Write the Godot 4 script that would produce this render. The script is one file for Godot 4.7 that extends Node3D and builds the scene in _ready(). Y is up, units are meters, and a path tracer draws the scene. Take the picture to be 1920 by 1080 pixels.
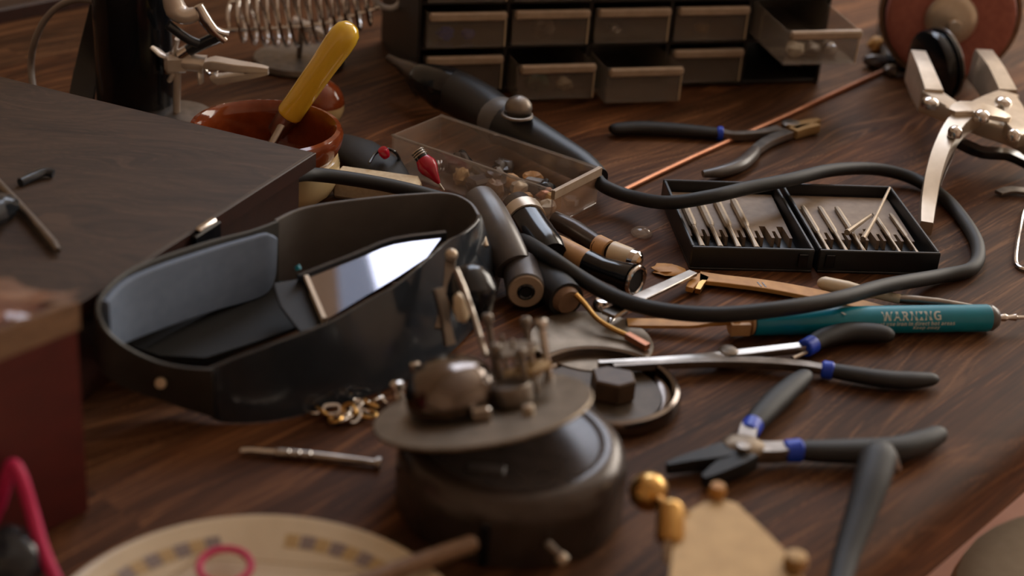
extends Node3D
# A cluttered repair bench under a window, seen across the bench top. Metres, y up; bench top at y = 0.75.

const TOP := 0.75
const BENCH := 50.0            # the bench and the room are turned by this many degrees
var used := {}
var M := {}

# ---------------------------------------------------------------- geometry
class Geo:
	var t := PackedVector3Array()

	func put(tri: PackedVector3Array) -> void:          # closed shape: turn its faces outwards (clockwise)
		var mid := Vector3.ZERO
		for p in tri: mid += p
		mid /= maxf(1.0, tri.size())
		var vol := 0.0
		for i in range(0, tri.size(), 3):
			vol += (tri[i] - mid).dot((tri[i + 1] - mid).cross(tri[i + 2] - mid))
		for i in range(0, tri.size(), 3):
			var a := tri[i]; var b := tri[i + 1]; var c := tri[i + 2]
			if (b - a).cross(c - a).length_squared() < 1e-20: continue
			t.append(a)
			if vol > 0.0: t.append(c); t.append(b)
			else: t.append(b); t.append(c)

	func mesh(limit := 0.74) -> ArrayMesh:
		var n := t.size()
		var face := PackedVector3Array(); face.resize(n / 3)
		var at := {}
		for f in n / 3:
			var a := t[f * 3]
			face[f] = (t[f * 3 + 2] - a).cross(t[f * 3 + 1] - a)
			for k in 3:
				var key := Vector3i((t[f * 3 + k] * 20000.0).round())
				if at.has(key): at[key].append(f)
				else: at[key] = [f]
		var nor := PackedVector3Array(); nor.resize(n)
		for f in n / 3:
			var own := face[f].normalized()
			for k in 3:
				var sum := Vector3.ZERO
				for g in at[Vector3i((t[f * 3 + k] * 20000.0).round())]:
					if face[g].normalized().dot(own) > limit: sum += face[g]
				nor[f * 3 + k] = sum.normalized()
		var arr := []; arr.resize(Mesh.ARRAY_MAX)
		arr[Mesh.ARRAY_VERTEX] = t; arr[Mesh.ARRAY_NORMAL] = nor
		var m := ArrayMesh.new(); m.add_surface_from_arrays(Mesh.PRIMITIVE_TRIANGLES, arr)
		return m

	func loft(rings: Array, closed := false) -> Geo:
		var tri := PackedVector3Array()
		var n: int = rings[0].size()
		var last := rings.size() if closed else rings.size() - 1
		for i in last:
			var a: PackedVector3Array = rings[i]
			var b: PackedVector3Array = rings[(i + 1) % rings.size()]
			for k in n:
				var l := (k + 1) % n
				tri.append_array([a[k], b[k], b[l], a[k], b[l], a[l]])
		if not closed:
			for e in 2:
				var r: PackedVector3Array = rings[0] if e == 0 else rings[-1]
				var c := Vector3.ZERO
				for p in r: c += p
				c /= n
				for k in n:
					if e == 0: tri.append_array([c, r[k], r[(k + 1) % n]])
					else: tri.append_array([c, r[(k + 1) % n], r[k]])
		put(tri)
		return self

	func sweep(pts: Array, rx: Array, ry: Array = [], sides := 14, sub := 4, square := false, closed := false) -> Geo:
		var P := PackedVector3Array(); var A := PackedFloat32Array(); var B := PackedFloat32Array()
		var n := pts.size()
		var segs := n if closed else n - 1
		for i in segs:
			for j in sub:
				var u := float(j) / sub
				P.append(Geo.cr(pts, i, u, closed)); A.append(Geo.cf(rx, i, u, n)); B.append(Geo.cf(ry if ry else rx, i, u, n))
		if not closed:
			P.append(pts[-1]); A.append(Geo.cf(rx, n - 1, 0.0, n)); B.append(Geo.cf(ry if ry else rx, n - 1, 0.0, n))
		var rings := []
		var s := Vector3.ZERO
		for i in P.size():
			var a := P[(i - 1 + P.size()) % P.size()] if closed else P[maxi(i - 1, 0)]
			var b := P[(i + 1) % P.size()] if closed else P[mini(i + 1, P.size() - 1)]
			var d := (b - a).normalized()
			var c := d.cross(Vector3.UP)
			if s == Vector3.ZERO:
				s = c.normalized() if c.length() > 0.05 else d.cross(Vector3.FORWARD).normalized()
			elif c.length() > 0.3 and not closed:
				var w := c.normalized()
				s = (w if w.dot(s) > 0 else -w)
			s = (s - d * s.dot(d)).normalized()
			var up := s.cross(d).normalized()
			var ring := PackedVector3Array()
			if square:
				for q in [[1, .72], [.9, 1], [-.9, 1], [-1, .72], [-1, -.72], [-.9, -1], [.9, -1], [1, -.72]]:
					ring.append(P[i] + s * A[i] * q[0] + up * B[i] * q[1])
			else:
				for k in sides:
					var g := TAU * k / sides
					ring.append(P[i] + s * A[i] * cos(g) + up * B[i] * sin(g))
			rings.append(ring)
		return loft(rings, closed)

	static func cr(p: Array, i: int, u: float, closed: bool) -> Vector3:
		var n := p.size()
		if u == 0.0: return p[i % n]
		var a: Vector3; var d: Vector3
		var b: Vector3 = p[i % n]; var c: Vector3 = p[(i + 1) % n]
		if closed: a = p[(i - 1 + n) % n]; d = p[(i + 2) % n]
		else: a = p[maxi(i - 1, 0)]; d = p[mini(i + 2, n - 1)]
		return 0.5 * (2.0 * b + (c - a) * u + (2.0 * a - 5.0 * b + 4.0 * c - d) * u * u + (3.0 * b - a - 3.0 * c + d) * u * u * u)

	static func cf(r: Array, i: int, u: float, n: int) -> float:
		if r.size() == 1: return r[0]
		return lerpf(r[i % n], r[mini((i + 1) % n if i < n - 1 else i, r.size() - 1)], u)

	# profile of Vector2(radius, height) that starts and ends on the axis
	func lathe(prof: Array, xf := Transform3D.IDENTITY, sides := 36, sx := 1.0) -> Geo:
		var rings := []
		for q in prof:
			var ring := PackedVector3Array()
			for k in sides:
				var g := TAU * k / sides
				ring.append(xf * Vector3(q.x * cos(g) * sx, q.y, q.x * sin(g)))
			rings.append(ring)
		return loft(rings)

	func box(size: Vector3, xf := Transform3D.IDENTITY, bev := 0.001) -> Geo:
		var h := size / 2.0
		var b := minf(bev, minf(h.x, minf(h.y, h.z)) * 0.6)
		var rings := []
		for e in [[-h.x, b], [-h.x + b, 0.0], [h.x - b, 0.0], [h.x, b]]:
			var y: float = h.y - e[1]; var z: float = h.z - e[1]
			var ring := PackedVector3Array()
			for q in [[y - b, z], [y, z - b], [y, -z + b], [y - b, -z], [-y + b, -z], [-y, -z + b], [-y, z - b], [-y + b, z]]:
				ring.append(xf * Vector3(e[0], q[0], q[1]))
			rings.append(ring)
		return loft(rings)

	func from_to(lo: Vector3, hi: Vector3, bev := 0.001, xf := Transform3D.IDENTITY) -> Geo:
		return box(hi - lo, xf * Transform3D(Basis.IDENTITY, (lo + hi) / 2.0), bev)

	# outline in the xz plane, raised from y0 to y1 (a top plate when xf tilts it)
	func prism(poly: PackedVector2Array, y0: float, y1: float, xf := Transform3D.IDENTITY, bev := 0.0006) -> Geo:
		var ins := Geometry2D.offset_polygon(poly, -bev)
		var small: PackedVector2Array = ins[0] if ins.size() == 1 and ins[0].size() == poly.size() else poly
		if small != poly:
			var best := 0; var dist := 1e9
			for k in small.size():
				if small[k].distance_to(poly[0]) < dist: dist = small[k].distance_to(poly[0]); best = k
			var turned := PackedVector2Array()
			for k in small.size(): turned.append(small[(k + best) % small.size()])
			small = turned
			if small.size() > 1 and small[1].distance_to(poly[1]) > bev * 6.0: small = poly
		var tri := PackedVector3Array()
		var n := poly.size()
		var L := [[small, y0], [poly, y0 + bev], [poly, y1 - bev], [small, y1]]
		for i in 3:
			for k in n:
				var l := (k + 1) % n
				var a := xf * Vector3(L[i][0][k].x, L[i][1], L[i][0][k].y); var b := xf * Vector3(L[i + 1][0][k].x, L[i + 1][1], L[i + 1][0][k].y)
				var c := xf * Vector3(L[i + 1][0][l].x, L[i + 1][1], L[i + 1][0][l].y); var d := xf * Vector3(L[i][0][l].x, L[i][1], L[i][0][l].y)
				tri.append_array([a, b, c, a, c, d])
		var idx := Geometry2D.triangulate_polygon(small)
		var ccw := not Geometry2D.is_polygon_clockwise(small)
		for i in range(0, idx.size(), 3):
			var q := [small[idx[i]], small[idx[i + 1]], small[idx[i + 2]]]
			var turn: float = (q[1] - q[0]).cross(q[2] - q[0])
			if (turn > 0.0) != ccw: q = [q[0], q[2], q[1]]
			# same handedness as the side walls
			tri.append_array([xf * Vector3(q[0].x, y1, q[0].y), xf * Vector3(q[2].x, y1, q[2].y), xf * Vector3(q[1].x, y1, q[1].y)])
			tri.append_array([xf * Vector3(q[0].x, y0, q[0].y), xf * Vector3(q[1].x, y0, q[1].y), xf * Vector3(q[2].x, y0, q[2].y)])
		put(tri)
		return self

	# a standing band between a lower and an upper line, TH thick
	func band(bot: Array, top: Array, th: float, sub := 5) -> Geo:
		var rings := []
		var n := bot.size()
		var B := []; var T := []
		for i in n - 1:
			for j in sub:
				B.append(Geo.cr(bot, i, float(j) / sub, false)); T.append(Geo.cr(top, i, float(j) / sub, false))
		B.append(bot[-1]); T.append(top[-1])
		for i in B.size():
			var d: Vector3 = T[mini(i + 1, B.size() - 1)] - T[maxi(i - 1, 0)]
			var up: Vector3 = (T[i] - B[i]).normalized()
			var s: Vector3 = d.cross(up).normalized() * th / 2.0
			var e := up * th * 0.3
			rings.append(PackedVector3Array([B[i] + s + e, T[i] + s - e, T[i] + s * 0.5, T[i] - s * 0.5, T[i] - s - e, B[i] - s + e, B[i] - s * 0.5, B[i] + s * 0.5]))
		return loft(rings)

func geo() -> Geo: return Geo.new()

func rod(a: Vector3, b: Vector3, r: float, r2 := -1.0, sides := 14) -> Geo:     # a straight rod with broken edges
	var q := r if r2 < 0 else r2
	var d := (b - a).normalized()
	return Geo.new().sweep([a, a + d * r * .2, b - d * q * .2, b], [r * .82, r, q, q * .82], [], sides, 1)

func along(a: Vector3, b: Vector3) -> Transform3D:     # y axis from a to b, origin at a
	var y := (b - a).normalized()
	var x := y.cross(Vector3.FORWARD if absf(y.z) < 0.9 else Vector3.RIGHT).normalized()
	return Transform3D(Basis(x, y, x.cross(y)), a)

func arc(c: Vector3, r: float, basis := Basis.IDENTITY, n := 20) -> Array:
	var out := []
	for k in n: out.append(c + basis * Vector3(cos(TAU * k / n) * r, 0, sin(TAU * k / n) * r))
	return out

func ring(c: Vector3, r: float, w: float, basis := Basis.IDENTITY, n := 24, sides := 8) -> Geo:
	return Geo.new().sweep(arc(c, r, basis, n), [w], [], sides, 1, false, true)

func blob(seed_: int, size: Vector3, xf := Transform3D.IDENTITY, lump := 0.18) -> Geo:      # a pebble-like lump
	var ns := FastNoiseLite.new(); ns.seed = seed_; ns.frequency = 0.9
	var rings := []
	for i in 9:
		var a := PI * (i + 0.02) / 8.04
		var rg := PackedVector3Array()
		for k in 14:
			var b := TAU * k / 14
			var d := Vector3(sin(a) * cos(b), cos(a), sin(a) * sin(b))
			rg.append(xf * (d * size / 2.0 * (1.0 + lump * ns.get_noise_3d(d.x * 1.3, d.y * 1.3, d.z * 1.3) * 2.0)))
		rings.append(rg)
	return Geo.new().loft(rings)

# ---------------------------------------------------------------- naming
func numbered(parent: Node, called: String) -> String:
	var key := str(parent.get_instance_id()) + called
	var n: int = used.get(key, -1) + 1
	used[key] = n
	return called if n == 0 else "%s_%03d" % [called, n]

func tag(o: Node, label: String, category: String, group := "") -> Node:
	o.set_meta("label", label); o.set_meta("category", category)
	if group: o.set_meta("group", group)
	return o

func thing(called: String, label: String, category: String, at := Vector3.ZERO, turn := 0.0, group := "") -> Node3D:
	var o := Node3D.new(); o.name = numbered(self, called); add_child(o)
	o.position = at; o.rotation.y = deg_to_rad(turn)
	tag(o, label, category, group)
	return o

func part(called: String, g: Geo, m: Material, parent: Node, label := "") -> MeshInstance3D:
	var o := MeshInstance3D.new(); o.name = numbered(parent, called)
	o.mesh = g.mesh(); o.material_override = m
	o.cast_shadow = GeometryInstance3D.SHADOW_CASTING_SETTING_ON
	parent.add_child(o)
	if label: o.set_meta("label", label)
	return o

func single(called: String, g: Geo, m: Material, label: String, category: String, at := Vector3.ZERO, group := "", turn := 0.0) -> MeshInstance3D:
	var o := part(called, g, m, self)
	o.position = at; o.rotation.y = deg_to_rad(turn)
	tag(o, label, category, group)
	return o

func shared(called: String, mesh: Mesh, m: Material, parent: Node, xf := Transform3D.IDENTITY) -> MeshInstance3D:
	var o := MeshInstance3D.new(); o.name = numbered(parent, called)
	o.mesh = mesh; o.material_override = m; o.transform = xf
	parent.add_child(o)
	return o

func structure(called: String, g: Geo, m: Material, xf := Transform3D.IDENTITY) -> MeshInstance3D:
	var o := part(called, g, m, self); o.transform = xf
	o.set_meta("kind", "structure")
	return o

# ---------------------------------------------------------------- materials
func rgb(r: int, g: int, b: int) -> Color: return Color8(r, g, b)

func mat(called: String, col: Color, rough := 0.5, metal := 0.0) -> StandardMaterial3D:
	var m := StandardMaterial3D.new(); m.resource_name = called
	m.albedo_color = col; m.roughness = rough; m.metallic = metal
	M[called] = m
	return m

func worn(m: StandardMaterial3D, freq: float, lo: Color, hi: Color, seed_ := 1, scale := 8.0) -> StandardMaterial3D:
	var t := NoiseTexture2D.new(); t.width = 256; t.height = 256; t.seamless = true
	var n := FastNoiseLite.new(); n.seed = seed_; n.frequency = freq; n.fractal_octaves = 4
	t.noise = n
	var r := Gradient.new(); r.set_color(0, lo); r.set_color(1, hi); t.color_ramp = r
	m.albedo_texture = t; m.uv1_triplanar = true; m.uv1_scale = Vector3.ONE * scale
	return m

func wood_image(seed_: int, dark: Color, mid: Color, light: Color, w := 1024, h := 512) -> ImageTexture:
	var a := FastNoiseLite.new(); a.seed = seed_; a.frequency = 1.0; a.fractal_octaves = 4
	var b := FastNoiseLite.new(); b.seed = seed_ + 7; b.frequency = 1.0; b.fractal_octaves = 2
	var data := PackedByteArray(); data.resize(w * h * 3)
	var i := 0
	for y in h:
		for x in w:
			var u := float(x) / w; var v := float(y) / h
			var warp := b.get_noise_2d(u * 2.5, v * 5.0) * 0.10
			var s := a.get_noise_2d(u * 2.2, (v + warp) * 34.0) * 0.6 + a.get_noise_2d(u * 7.0 + 40.0, v * 150.0) * 0.5
			var p := b.get_noise_2d(u * 3.0 + 20.0, v * 9.0)
			var k := clampf(0.5 + s * 0.9 + p * 0.45, 0.0, 1.0)
			var fine := a.get_noise_2d(u * 4.5 + 90.0, (v + warp * 0.5) * 110.0)
			if fine > 0.22: k = minf(1.25, k + (fine - 0.22) * 2.6)
			var c := dark.lerp(mid, k * 2.0) if k < 0.5 else mid.lerp(light, k * 2.0 - 1.0)
			data[i] = int(c.r * 255); data[i + 1] = int(c.g * 255); data[i + 2] = int(c.b * 255); i += 3
	return ImageTexture.create_from_image(Image.create_from_data(w, h, false, Image.FORMAT_RGB8, data))

func clear(called: String, col: Color, alpha: float, rough := 0.08) -> StandardMaterial3D:
	var m := mat(called, Color(col.r, col.g, col.b, alpha), rough)
	m.transparency = BaseMaterial3D.TRANSPARENCY_ALPHA
	return m

func make_materials() -> void:
	worn(mat("black_plastic", Color.WHITE, 0.42), 0.03, rgb(17, 17, 19), rgb(28, 28, 31), 3)
	worn(mat("black_rubber", Color.WHITE, 0.6), 0.05, rgb(15, 15, 17), rgb(23, 23, 26), 4)
	worn(mat("cable_rubber", Color.WHITE, 0.6), 0.05, rgb(17, 18, 20), rgb(26, 27, 29), 5)
	worn(mat("gloss_black", Color.WHITE, 0.16), 0.02, rgb(14, 16, 20), rgb(22, 25, 31), 6)
	worn(mat("visor_dark", Color.WHITE, 0.14), 0.02, rgb(38, 43, 50), rgb(50, 56, 64), 7)
	worn(mat("visor_grey", Color.WHITE, 0.45), 0.03, rgb(84, 80, 78), rgb(98, 94, 91), 8)
	worn(mat("band_grey", Color.WHITE, 0.5), 0.03, rgb(52, 52, 50), rgb(66, 65, 62), 9)
	worn(mat("pad_grey", Color.WHITE, 0.7), 0.05, rgb(94, 108, 130), rgb(112, 126, 148), 10)
	worn(mat("tube_grey", Color.WHITE, 0.32), 0.04, rgb(74, 68, 66), rgb(92, 86, 83), 11)
	worn(mat("steel", Color.WHITE, 0.3, 1.0), 0.03, rgb(150, 142, 134), rgb(188, 180, 172), 12)
	worn(mat("dull_steel", Color.WHITE, 0.45, 1.0), 0.04, rgb(112, 104, 97), rgb(148, 139, 130), 13)
	worn(mat("chrome", Color.WHITE, 0.14, 1.0), 0.02, rgb(196, 190, 186), rgb(222, 217, 213), 14)
	worn(mat("nickel", Color.WHITE, 0.3, 0.6), 0.03, rgb(188, 174, 156), rgb(214, 201, 184), 15)
	worn(mat("plate_steel", Color.WHITE, 0.5, 1.0), 0.03, rgb(110, 98, 84), rgb(140, 126, 110), 16)
	worn(mat("bell_steel", Color.WHITE, 0.17, 1.0), 0.03, rgb(104, 95, 90), rgb(128, 118, 112), 17)
	worn(mat("case_brown", Color.WHITE, 0.26, 0.25), 0.03, rgb(58, 49, 45), rgb(76, 66, 61), 18)
	worn(mat("brass", Color.WHITE, 0.3, 1.0), 0.03, rgb(186, 142, 82), rgb(218, 178, 112), 19)
	worn(mat("dull_brass", Color.WHITE, 0.55, 0.5), 0.04, rgb(154, 123, 80), rgb(170, 138, 92), 20)
	worn(mat("ochre", Color.WHITE, 0.55), 0.04, rgb(176, 124, 58), rgb(204, 150, 80), 21)
	worn(mat("copper", Color.WHITE, 0.42, 0.8), 0.03, rgb(178, 118, 88), rgb(204, 146, 114), 22)
	worn(mat("teal", Color.WHITE, 0.35), 0.02, rgb(0, 122, 148), rgb(6, 138, 164), 23)
	mat("blue", rgb(18, 66, 200), 0.4)
	mat("print_white", rgb(196, 206, 204), 0.5)
	mat("red_bead", rgb(168, 18, 44), 0.22)
	worn(mat("red_card", Color.WHITE, 0.55), 0.03, rgb(72, 18, 15), rgb(88, 25, 20), 24)
	mat("pink_cord", rgb(198, 34, 92), 0.6)
	worn(mat("glaze_brown", Color.WHITE, 0.1), 0.02, rgb(96, 40, 18), rgb(138, 66, 32), 25, 14.0)
	worn(mat("glaze_cream", Color.WHITE, 0.12), 0.02, rgb(196, 170, 124), rgb(214, 190, 146), 26)
	worn(mat("china", Color.WHITE, 0.2), 0.02, rgb(196, 177, 148), rgb(210, 192, 164), 27)
	worn(mat("cream_felt", Color.WHITE, 0.85), 0.12, rgb(206, 186, 152), rgb(228, 212, 184), 28)
	worn(mat("tan", Color.WHITE, 0.5), 0.05, rgb(176, 132, 86), rgb(206, 164, 116), 29)
	worn(mat("ivory", Color.WHITE, 0.4), 0.03, rgb(206, 186, 156), rgb(226, 210, 184), 30)
	worn(mat("brown_stick", Color.WHITE, 0.6), 0.05, rgb(112, 86, 66), rgb(140, 110, 86), 31)
	worn(mat("bit_tray", Color.WHITE, 0.6), 0.05, rgb(124, 106, 90), rgb(146, 128, 110), 32)
	worn(mat("wheel_red", Color.WHITE, 0.7), 0.06, rgb(150, 86, 74), rgb(174, 108, 94), 33)
	worn(mat("drawer_lip", Color.WHITE, 0.45), 0.04, rgb(156, 136, 116), rgb(176, 156, 136), 34)
	worn(mat("cabinet_dark", Color.WHITE, 0.5), 0.03, rgb(21, 19, 18), rgb(30, 27, 26), 35)
	worn(mat("seat_cloth", Color.WHITE, 0.9), 0.05, rgb(216, 202, 180), rgb(230, 218, 198), 36, 5.0)
	worn(mat("plaster", Color.WHITE, 0.9), 0.02, rgb(196, 178, 156), rgb(208, 191, 170), 37, 1.0)
	worn(mat("ceiling_paint", Color.WHITE, 0.95), 0.02, rgb(226, 218, 204), rgb(234, 228, 216), 38, 1.0)
	worn(mat("floor_tile", Color.WHITE, 0.6), 0.02, rgb(232, 180, 163), rgb(240, 192, 176), 39, 2.0)
	mat("frame_paint", rgb(206, 200, 190), 0.5)
	mat("cable_white", rgb(206, 204, 204), 0.4)
	mat("cable_grey", rgb(128, 118, 112), 0.4)
	clear("clear_plastic", rgb(196, 178, 164), 0.2)
	clear("drawer_plastic", rgb(140, 130, 120), 0.32, 0.1)
	clear("end_plastic", rgb(176, 142, 118), 0.45, 0.15)
	clear("pane_glass", rgb(235, 242, 245), 0.06, 0.02)
	mat("lens_dark", rgb(150, 146, 152), 0.04, 1.0)
	mat("amber", rgb(240, 198, 62), 0.16); M.amber.clearcoat_enabled = true; M.amber.clearcoat_roughness = 0.08; M.amber.backlight_enabled = true; M.amber.backlight = rgb(110, 82, 10)
	clear("cellophane", rgb(206, 160, 140), 0.34, 0.05)
	# wood of the bench, in five boards, and of the lidded case
	var pal := [[rgb(58, 38, 25), rgb(80, 53, 35), rgb(112, 78, 53)], [rgb(64, 40, 26), rgb(89, 57, 37), rgb(124, 83, 54)]]
	for k in 2:
		var tex := wood_image(50 + k * 9, pal[k][0], pal[k][1], pal[k][2])
		for j in 2:
			var m := mat("bench_wood_%d" % (k * 2 + j), [Color.WHITE, rgb(228, 226, 224)][j], [0.52, 0.58][j])
			m.metallic_specular = 0.22; m.albedo_texture = tex; m.uv1_triplanar = true
			m.uv1_scale = Vector3(1.25, 2.5, 2.5); m.uv1_offset = Vector3(0.37 * j, 0.0, 0.29 * j)
	var lid := mat("case_wood", rgb(222, 216, 208), 0.7)
	lid.albedo_texture = wood_image(77, rgb(58, 44, 36), rgb(72, 56, 46), rgb(84, 66, 54), 256, 256)
	lid.uv1_triplanar = true; lid.uv1_scale = Vector3.ONE * 3.0
	worn(mat("case_side", Color.WHITE, 0.4), 0.03, rgb(40, 22, 18), rgb(60, 34, 28), 40)
	worn(mat("silver", Color.WHITE, 0.28, 0.45), 0.03, rgb(214, 204, 195), rgb(232, 224, 216), 44)
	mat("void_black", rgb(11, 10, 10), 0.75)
	worn(mat("dish_brown", Color.WHITE, 0.5, 0.4), 0.04, rgb(66, 55, 44), rgb(84, 71, 58), 43)
	mat("border_grey", rgb(128, 112, 106), 0.3)
	mat("border_gold", rgb(176, 146, 98), 0.3)
	worn(mat("bit_steel", Color.WHITE, 0.5, 0.6), 0.05, rgb(146, 130, 112), rgb(176, 160, 140), 41)
	worn(mat("brown_block", Color.WHITE, 0.5), 0.05, rgb(62, 44, 28), rgb(86, 64, 42), 42)

# ---------------------------------------------------------------- scene
const W1 := [0.36, 1.80, 1.45, 2.25]      # window over the bench: along the wall from, to; height from, to
const W2 := [-0.45, 1.15, 0.95, 2.25]     # window in the wall at the bench end

func _ready() -> void:
	var cam := Camera3D.new(); cam.name = "camera"
	cam.transform = Transform3D(Basis(Vector3(0.996917, 0.069908, -0.035620), Vector3(-0.078459, 0.888260, -0.452591), Vector3(-0.000000, 0.453990, 0.891007)), Vector3(0.000000, 1.167671, 0.819726))
	cam.keep_aspect = Camera3D.KEEP_HEIGHT; cam.near = 0.05; cam.far = 50.0
	var eye := CameraAttributesPhysical.new()
	eye.frustum_focal_length = 65.66; eye.frustum_focus_distance = 0.98; eye.exposure_aperture = 5.6
	eye.exposure_multiplier = 1.0
	cam.attributes = eye
	cam.fov = 20.715
	add_child(cam); cam.current = true
	var sky := ProceduralSkyMaterial.new()
	sky.sky_top_color = rgb(176, 198, 226); sky.sky_horizon_color = rgb(222, 230, 238)
	sky.ground_horizon_color = rgb(190, 190, 188); sky.ground_bottom_color = rgb(120, 116, 110)
	sky.sun_angle_max = 1.0; sky.energy_multiplier = 1.2
	var env := Environment.new()
	env.background_mode = Environment.BG_SKY
	env.sky = Sky.new(); env.sky.sky_material = sky
	env.tonemap_mode = Environment.TONE_MAPPER_LINEAR
	env.tonemap_exposure = 0.95
	env.sdfgi_enabled = true; env.ssao_enabled = true; env.ssil_enabled = true
	var we := WorldEnvironment.new(); we.name = "environment"; we.environment = env
	add_child(we)
	# daylight through the two windows
	daylight("window_daylight", room((W1[0] + W1[1]) / 2, (W1[2] + W1[3]) / 2, -.595), room(0, -.25, 1.0), Vector2(W1[1] - W1[0] - .1, W1[3] - W1[2] - .1), 1.7, rgb(228, 238, 255))
	daylight("side_daylight", room(2.385, (W2[2] + W2[3]) / 2, (W2[0] + W2[1]) / 2), room(-1.0, 0, 0), Vector2(W2[1] - W2[0] - .1, W2[3] - W2[2] - .1), 4.4, rgb(255, 242, 224))

	make_materials()
	mat("glass_green", rgb(36, 74, 58), 0.2)
	build_room()
	build_bench()
	build_case()
	build_visor()
	build_cabinet()
	build_grinder()
	build_nippers()
	build_clock()
	build_red_box()
	build_pot()
	build_handpiece()
	build_clear_box()
	build_bits()
	build_loupes()
	build_pens()
	build_pliers()
	build_near()
	build_back_left()

# ---------------------------------------------------------------- the room
func wall(called: String, lo: Vector3, hi: Vector3, hole_lo: Vector3, hole_hi: Vector3, axis: int, xf: Transform3D) -> void:
	var g := geo()
	if hole_hi == hole_lo: g.from_to(lo, hi, 0.002)
	else:
		var a := lo; var b := hi
		b.y = hole_lo.y; g.from_to(a, b, 0.0)
		a.y = hole_hi.y; b.y = hi.y; g.from_to(a, b, 0.0)
		a.y = hole_lo.y; b.y = hole_hi.y
		b[axis] = hole_lo[axis]; g.from_to(a, b, 0.0)
		b[axis] = hi[axis]; a[axis] = hole_hi[axis]; g.from_to(a, b, 0.0)
	structure(called, g, M.plaster, xf)

func window(called: String, lo: Vector3, hi: Vector3, lights: int, axis: int, xf: Transform3D) -> void:
	var w := Node3D.new(); w.name = called; add_child(w); w.transform = xf; w.set_meta("kind", "structure")
	var d := 2 if axis == 0 else 0
	var mid := (lo[d] + hi[d]) / 2.0
	var g := geo()
	var f := 0.05
	var mk := func(a0: float, a1: float, y0: float, y1: float, th: float) -> Array:
		var a := Vector3(0, y0, 0); var b := Vector3(0, y1, 0)
		a[axis] = a0; b[axis] = a1; a[d] = mid - th; b[d] = mid + th
		return [a, b]
	for q in [[lo[axis], hi[axis], lo.y, lo.y + f], [lo[axis], hi[axis], hi.y - f, hi.y], [lo[axis], lo[axis] + f, lo.y, hi.y], [hi[axis] - f, hi[axis], lo.y, hi.y]]:
		var e: Array = mk.call(q[0], q[1], q[2], q[3], 0.03)
		g.from_to(e[0], e[1], 0.004)
	for k in range(1, lights):
		var c := lerpf(lo[axis], hi[axis], float(k) / lights)
		var e: Array = mk.call(c - 0.035, c + 0.035, lo.y + f, hi.y - f, 0.028)
		g.from_to(e[0], e[1], 0.004)
	part("window_frame", g, M.frame_paint, w)
	for k in lights:
		var e: Array = mk.call(lerpf(lo[axis], hi[axis], float(k) / lights) + 0.03, lerpf(lo[axis], hi[axis], (k + 1.0) / lights) - 0.03, lo.y + f - .01, hi.y - f + .01, 0.003)
		part("pane", geo().from_to(e[0], e[1], 0.0), M.pane_glass, w)

func daylight(called: String, at: Vector3, facing: Vector3, size: Vector2, energy: float, col: Color) -> void:
	var l := AreaLight3D.new(); l.name = called
	l.area_size = size; l.light_energy = energy; l.light_color = col
	l.area_range = 12.0; l.area_attenuation = 2.0; l.shadow_enabled = true
	add_child(l)
	l.look_at_from_position(at, at + facing, Vector3.UP)

func room(t: float, y: float, n: float) -> Vector3:
	return Basis(Vector3.UP, deg_to_rad(BENCH)) * Vector3(t, y, n)

func build_room() -> void:
	var xf := Transform3D(Basis(Vector3.UP, deg_to_rad(BENCH)), Vector3.ZERO)
	var none := Vector3.ZERO
	wall("wall_back", Vector3(-2.2, 0, -.76), Vector3(2.4, 2.6, -.61), Vector3(W1[0], W1[2], 0), Vector3(W1[1], W1[3], 0), 0, xf)
	wall("wall_front", Vector3(-2.2, 0, 2.3), Vector3(2.4, 2.6, 2.44), none, none, 0, xf)
	wall("wall_left", Vector3(-2.34, 0, -.8), Vector3(-2.2, 2.6, 2.44), none, none, 2, xf)
	wall("wall_right", Vector3(2.4, 0, -.8), Vector3(2.54, 2.6, 2.44), Vector3(0, W2[2], W2[0]), Vector3(0, W2[3], W2[1]), 2, xf)
	structure("floor", geo().from_to(Vector3(-2.34, -.1, -.8), Vector3(2.54, 0, 2.44), 0.0), M.floor_tile, xf)
	structure("ceiling", geo().from_to(Vector3(-2.34, 2.6, -.8), Vector3(2.54, 2.7, 2.44), 0.0), M.ceiling_paint, xf)
	window("window_1", Vector3(W1[0], W1[2], -.74), Vector3(W1[1], W1[3], -.66), 2, 0, xf)
	window("window_2", Vector3(2.44, W2[2], W2[0]), Vector3(2.52, W2[3], W2[1]), 2, 2, xf)
	structure("baseboard_front", geo().from_to(Vector3(-2.2, 0, 2.28), Vector3(2.4, .1, 2.298), 0.003), M.frame_paint, xf)

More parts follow.
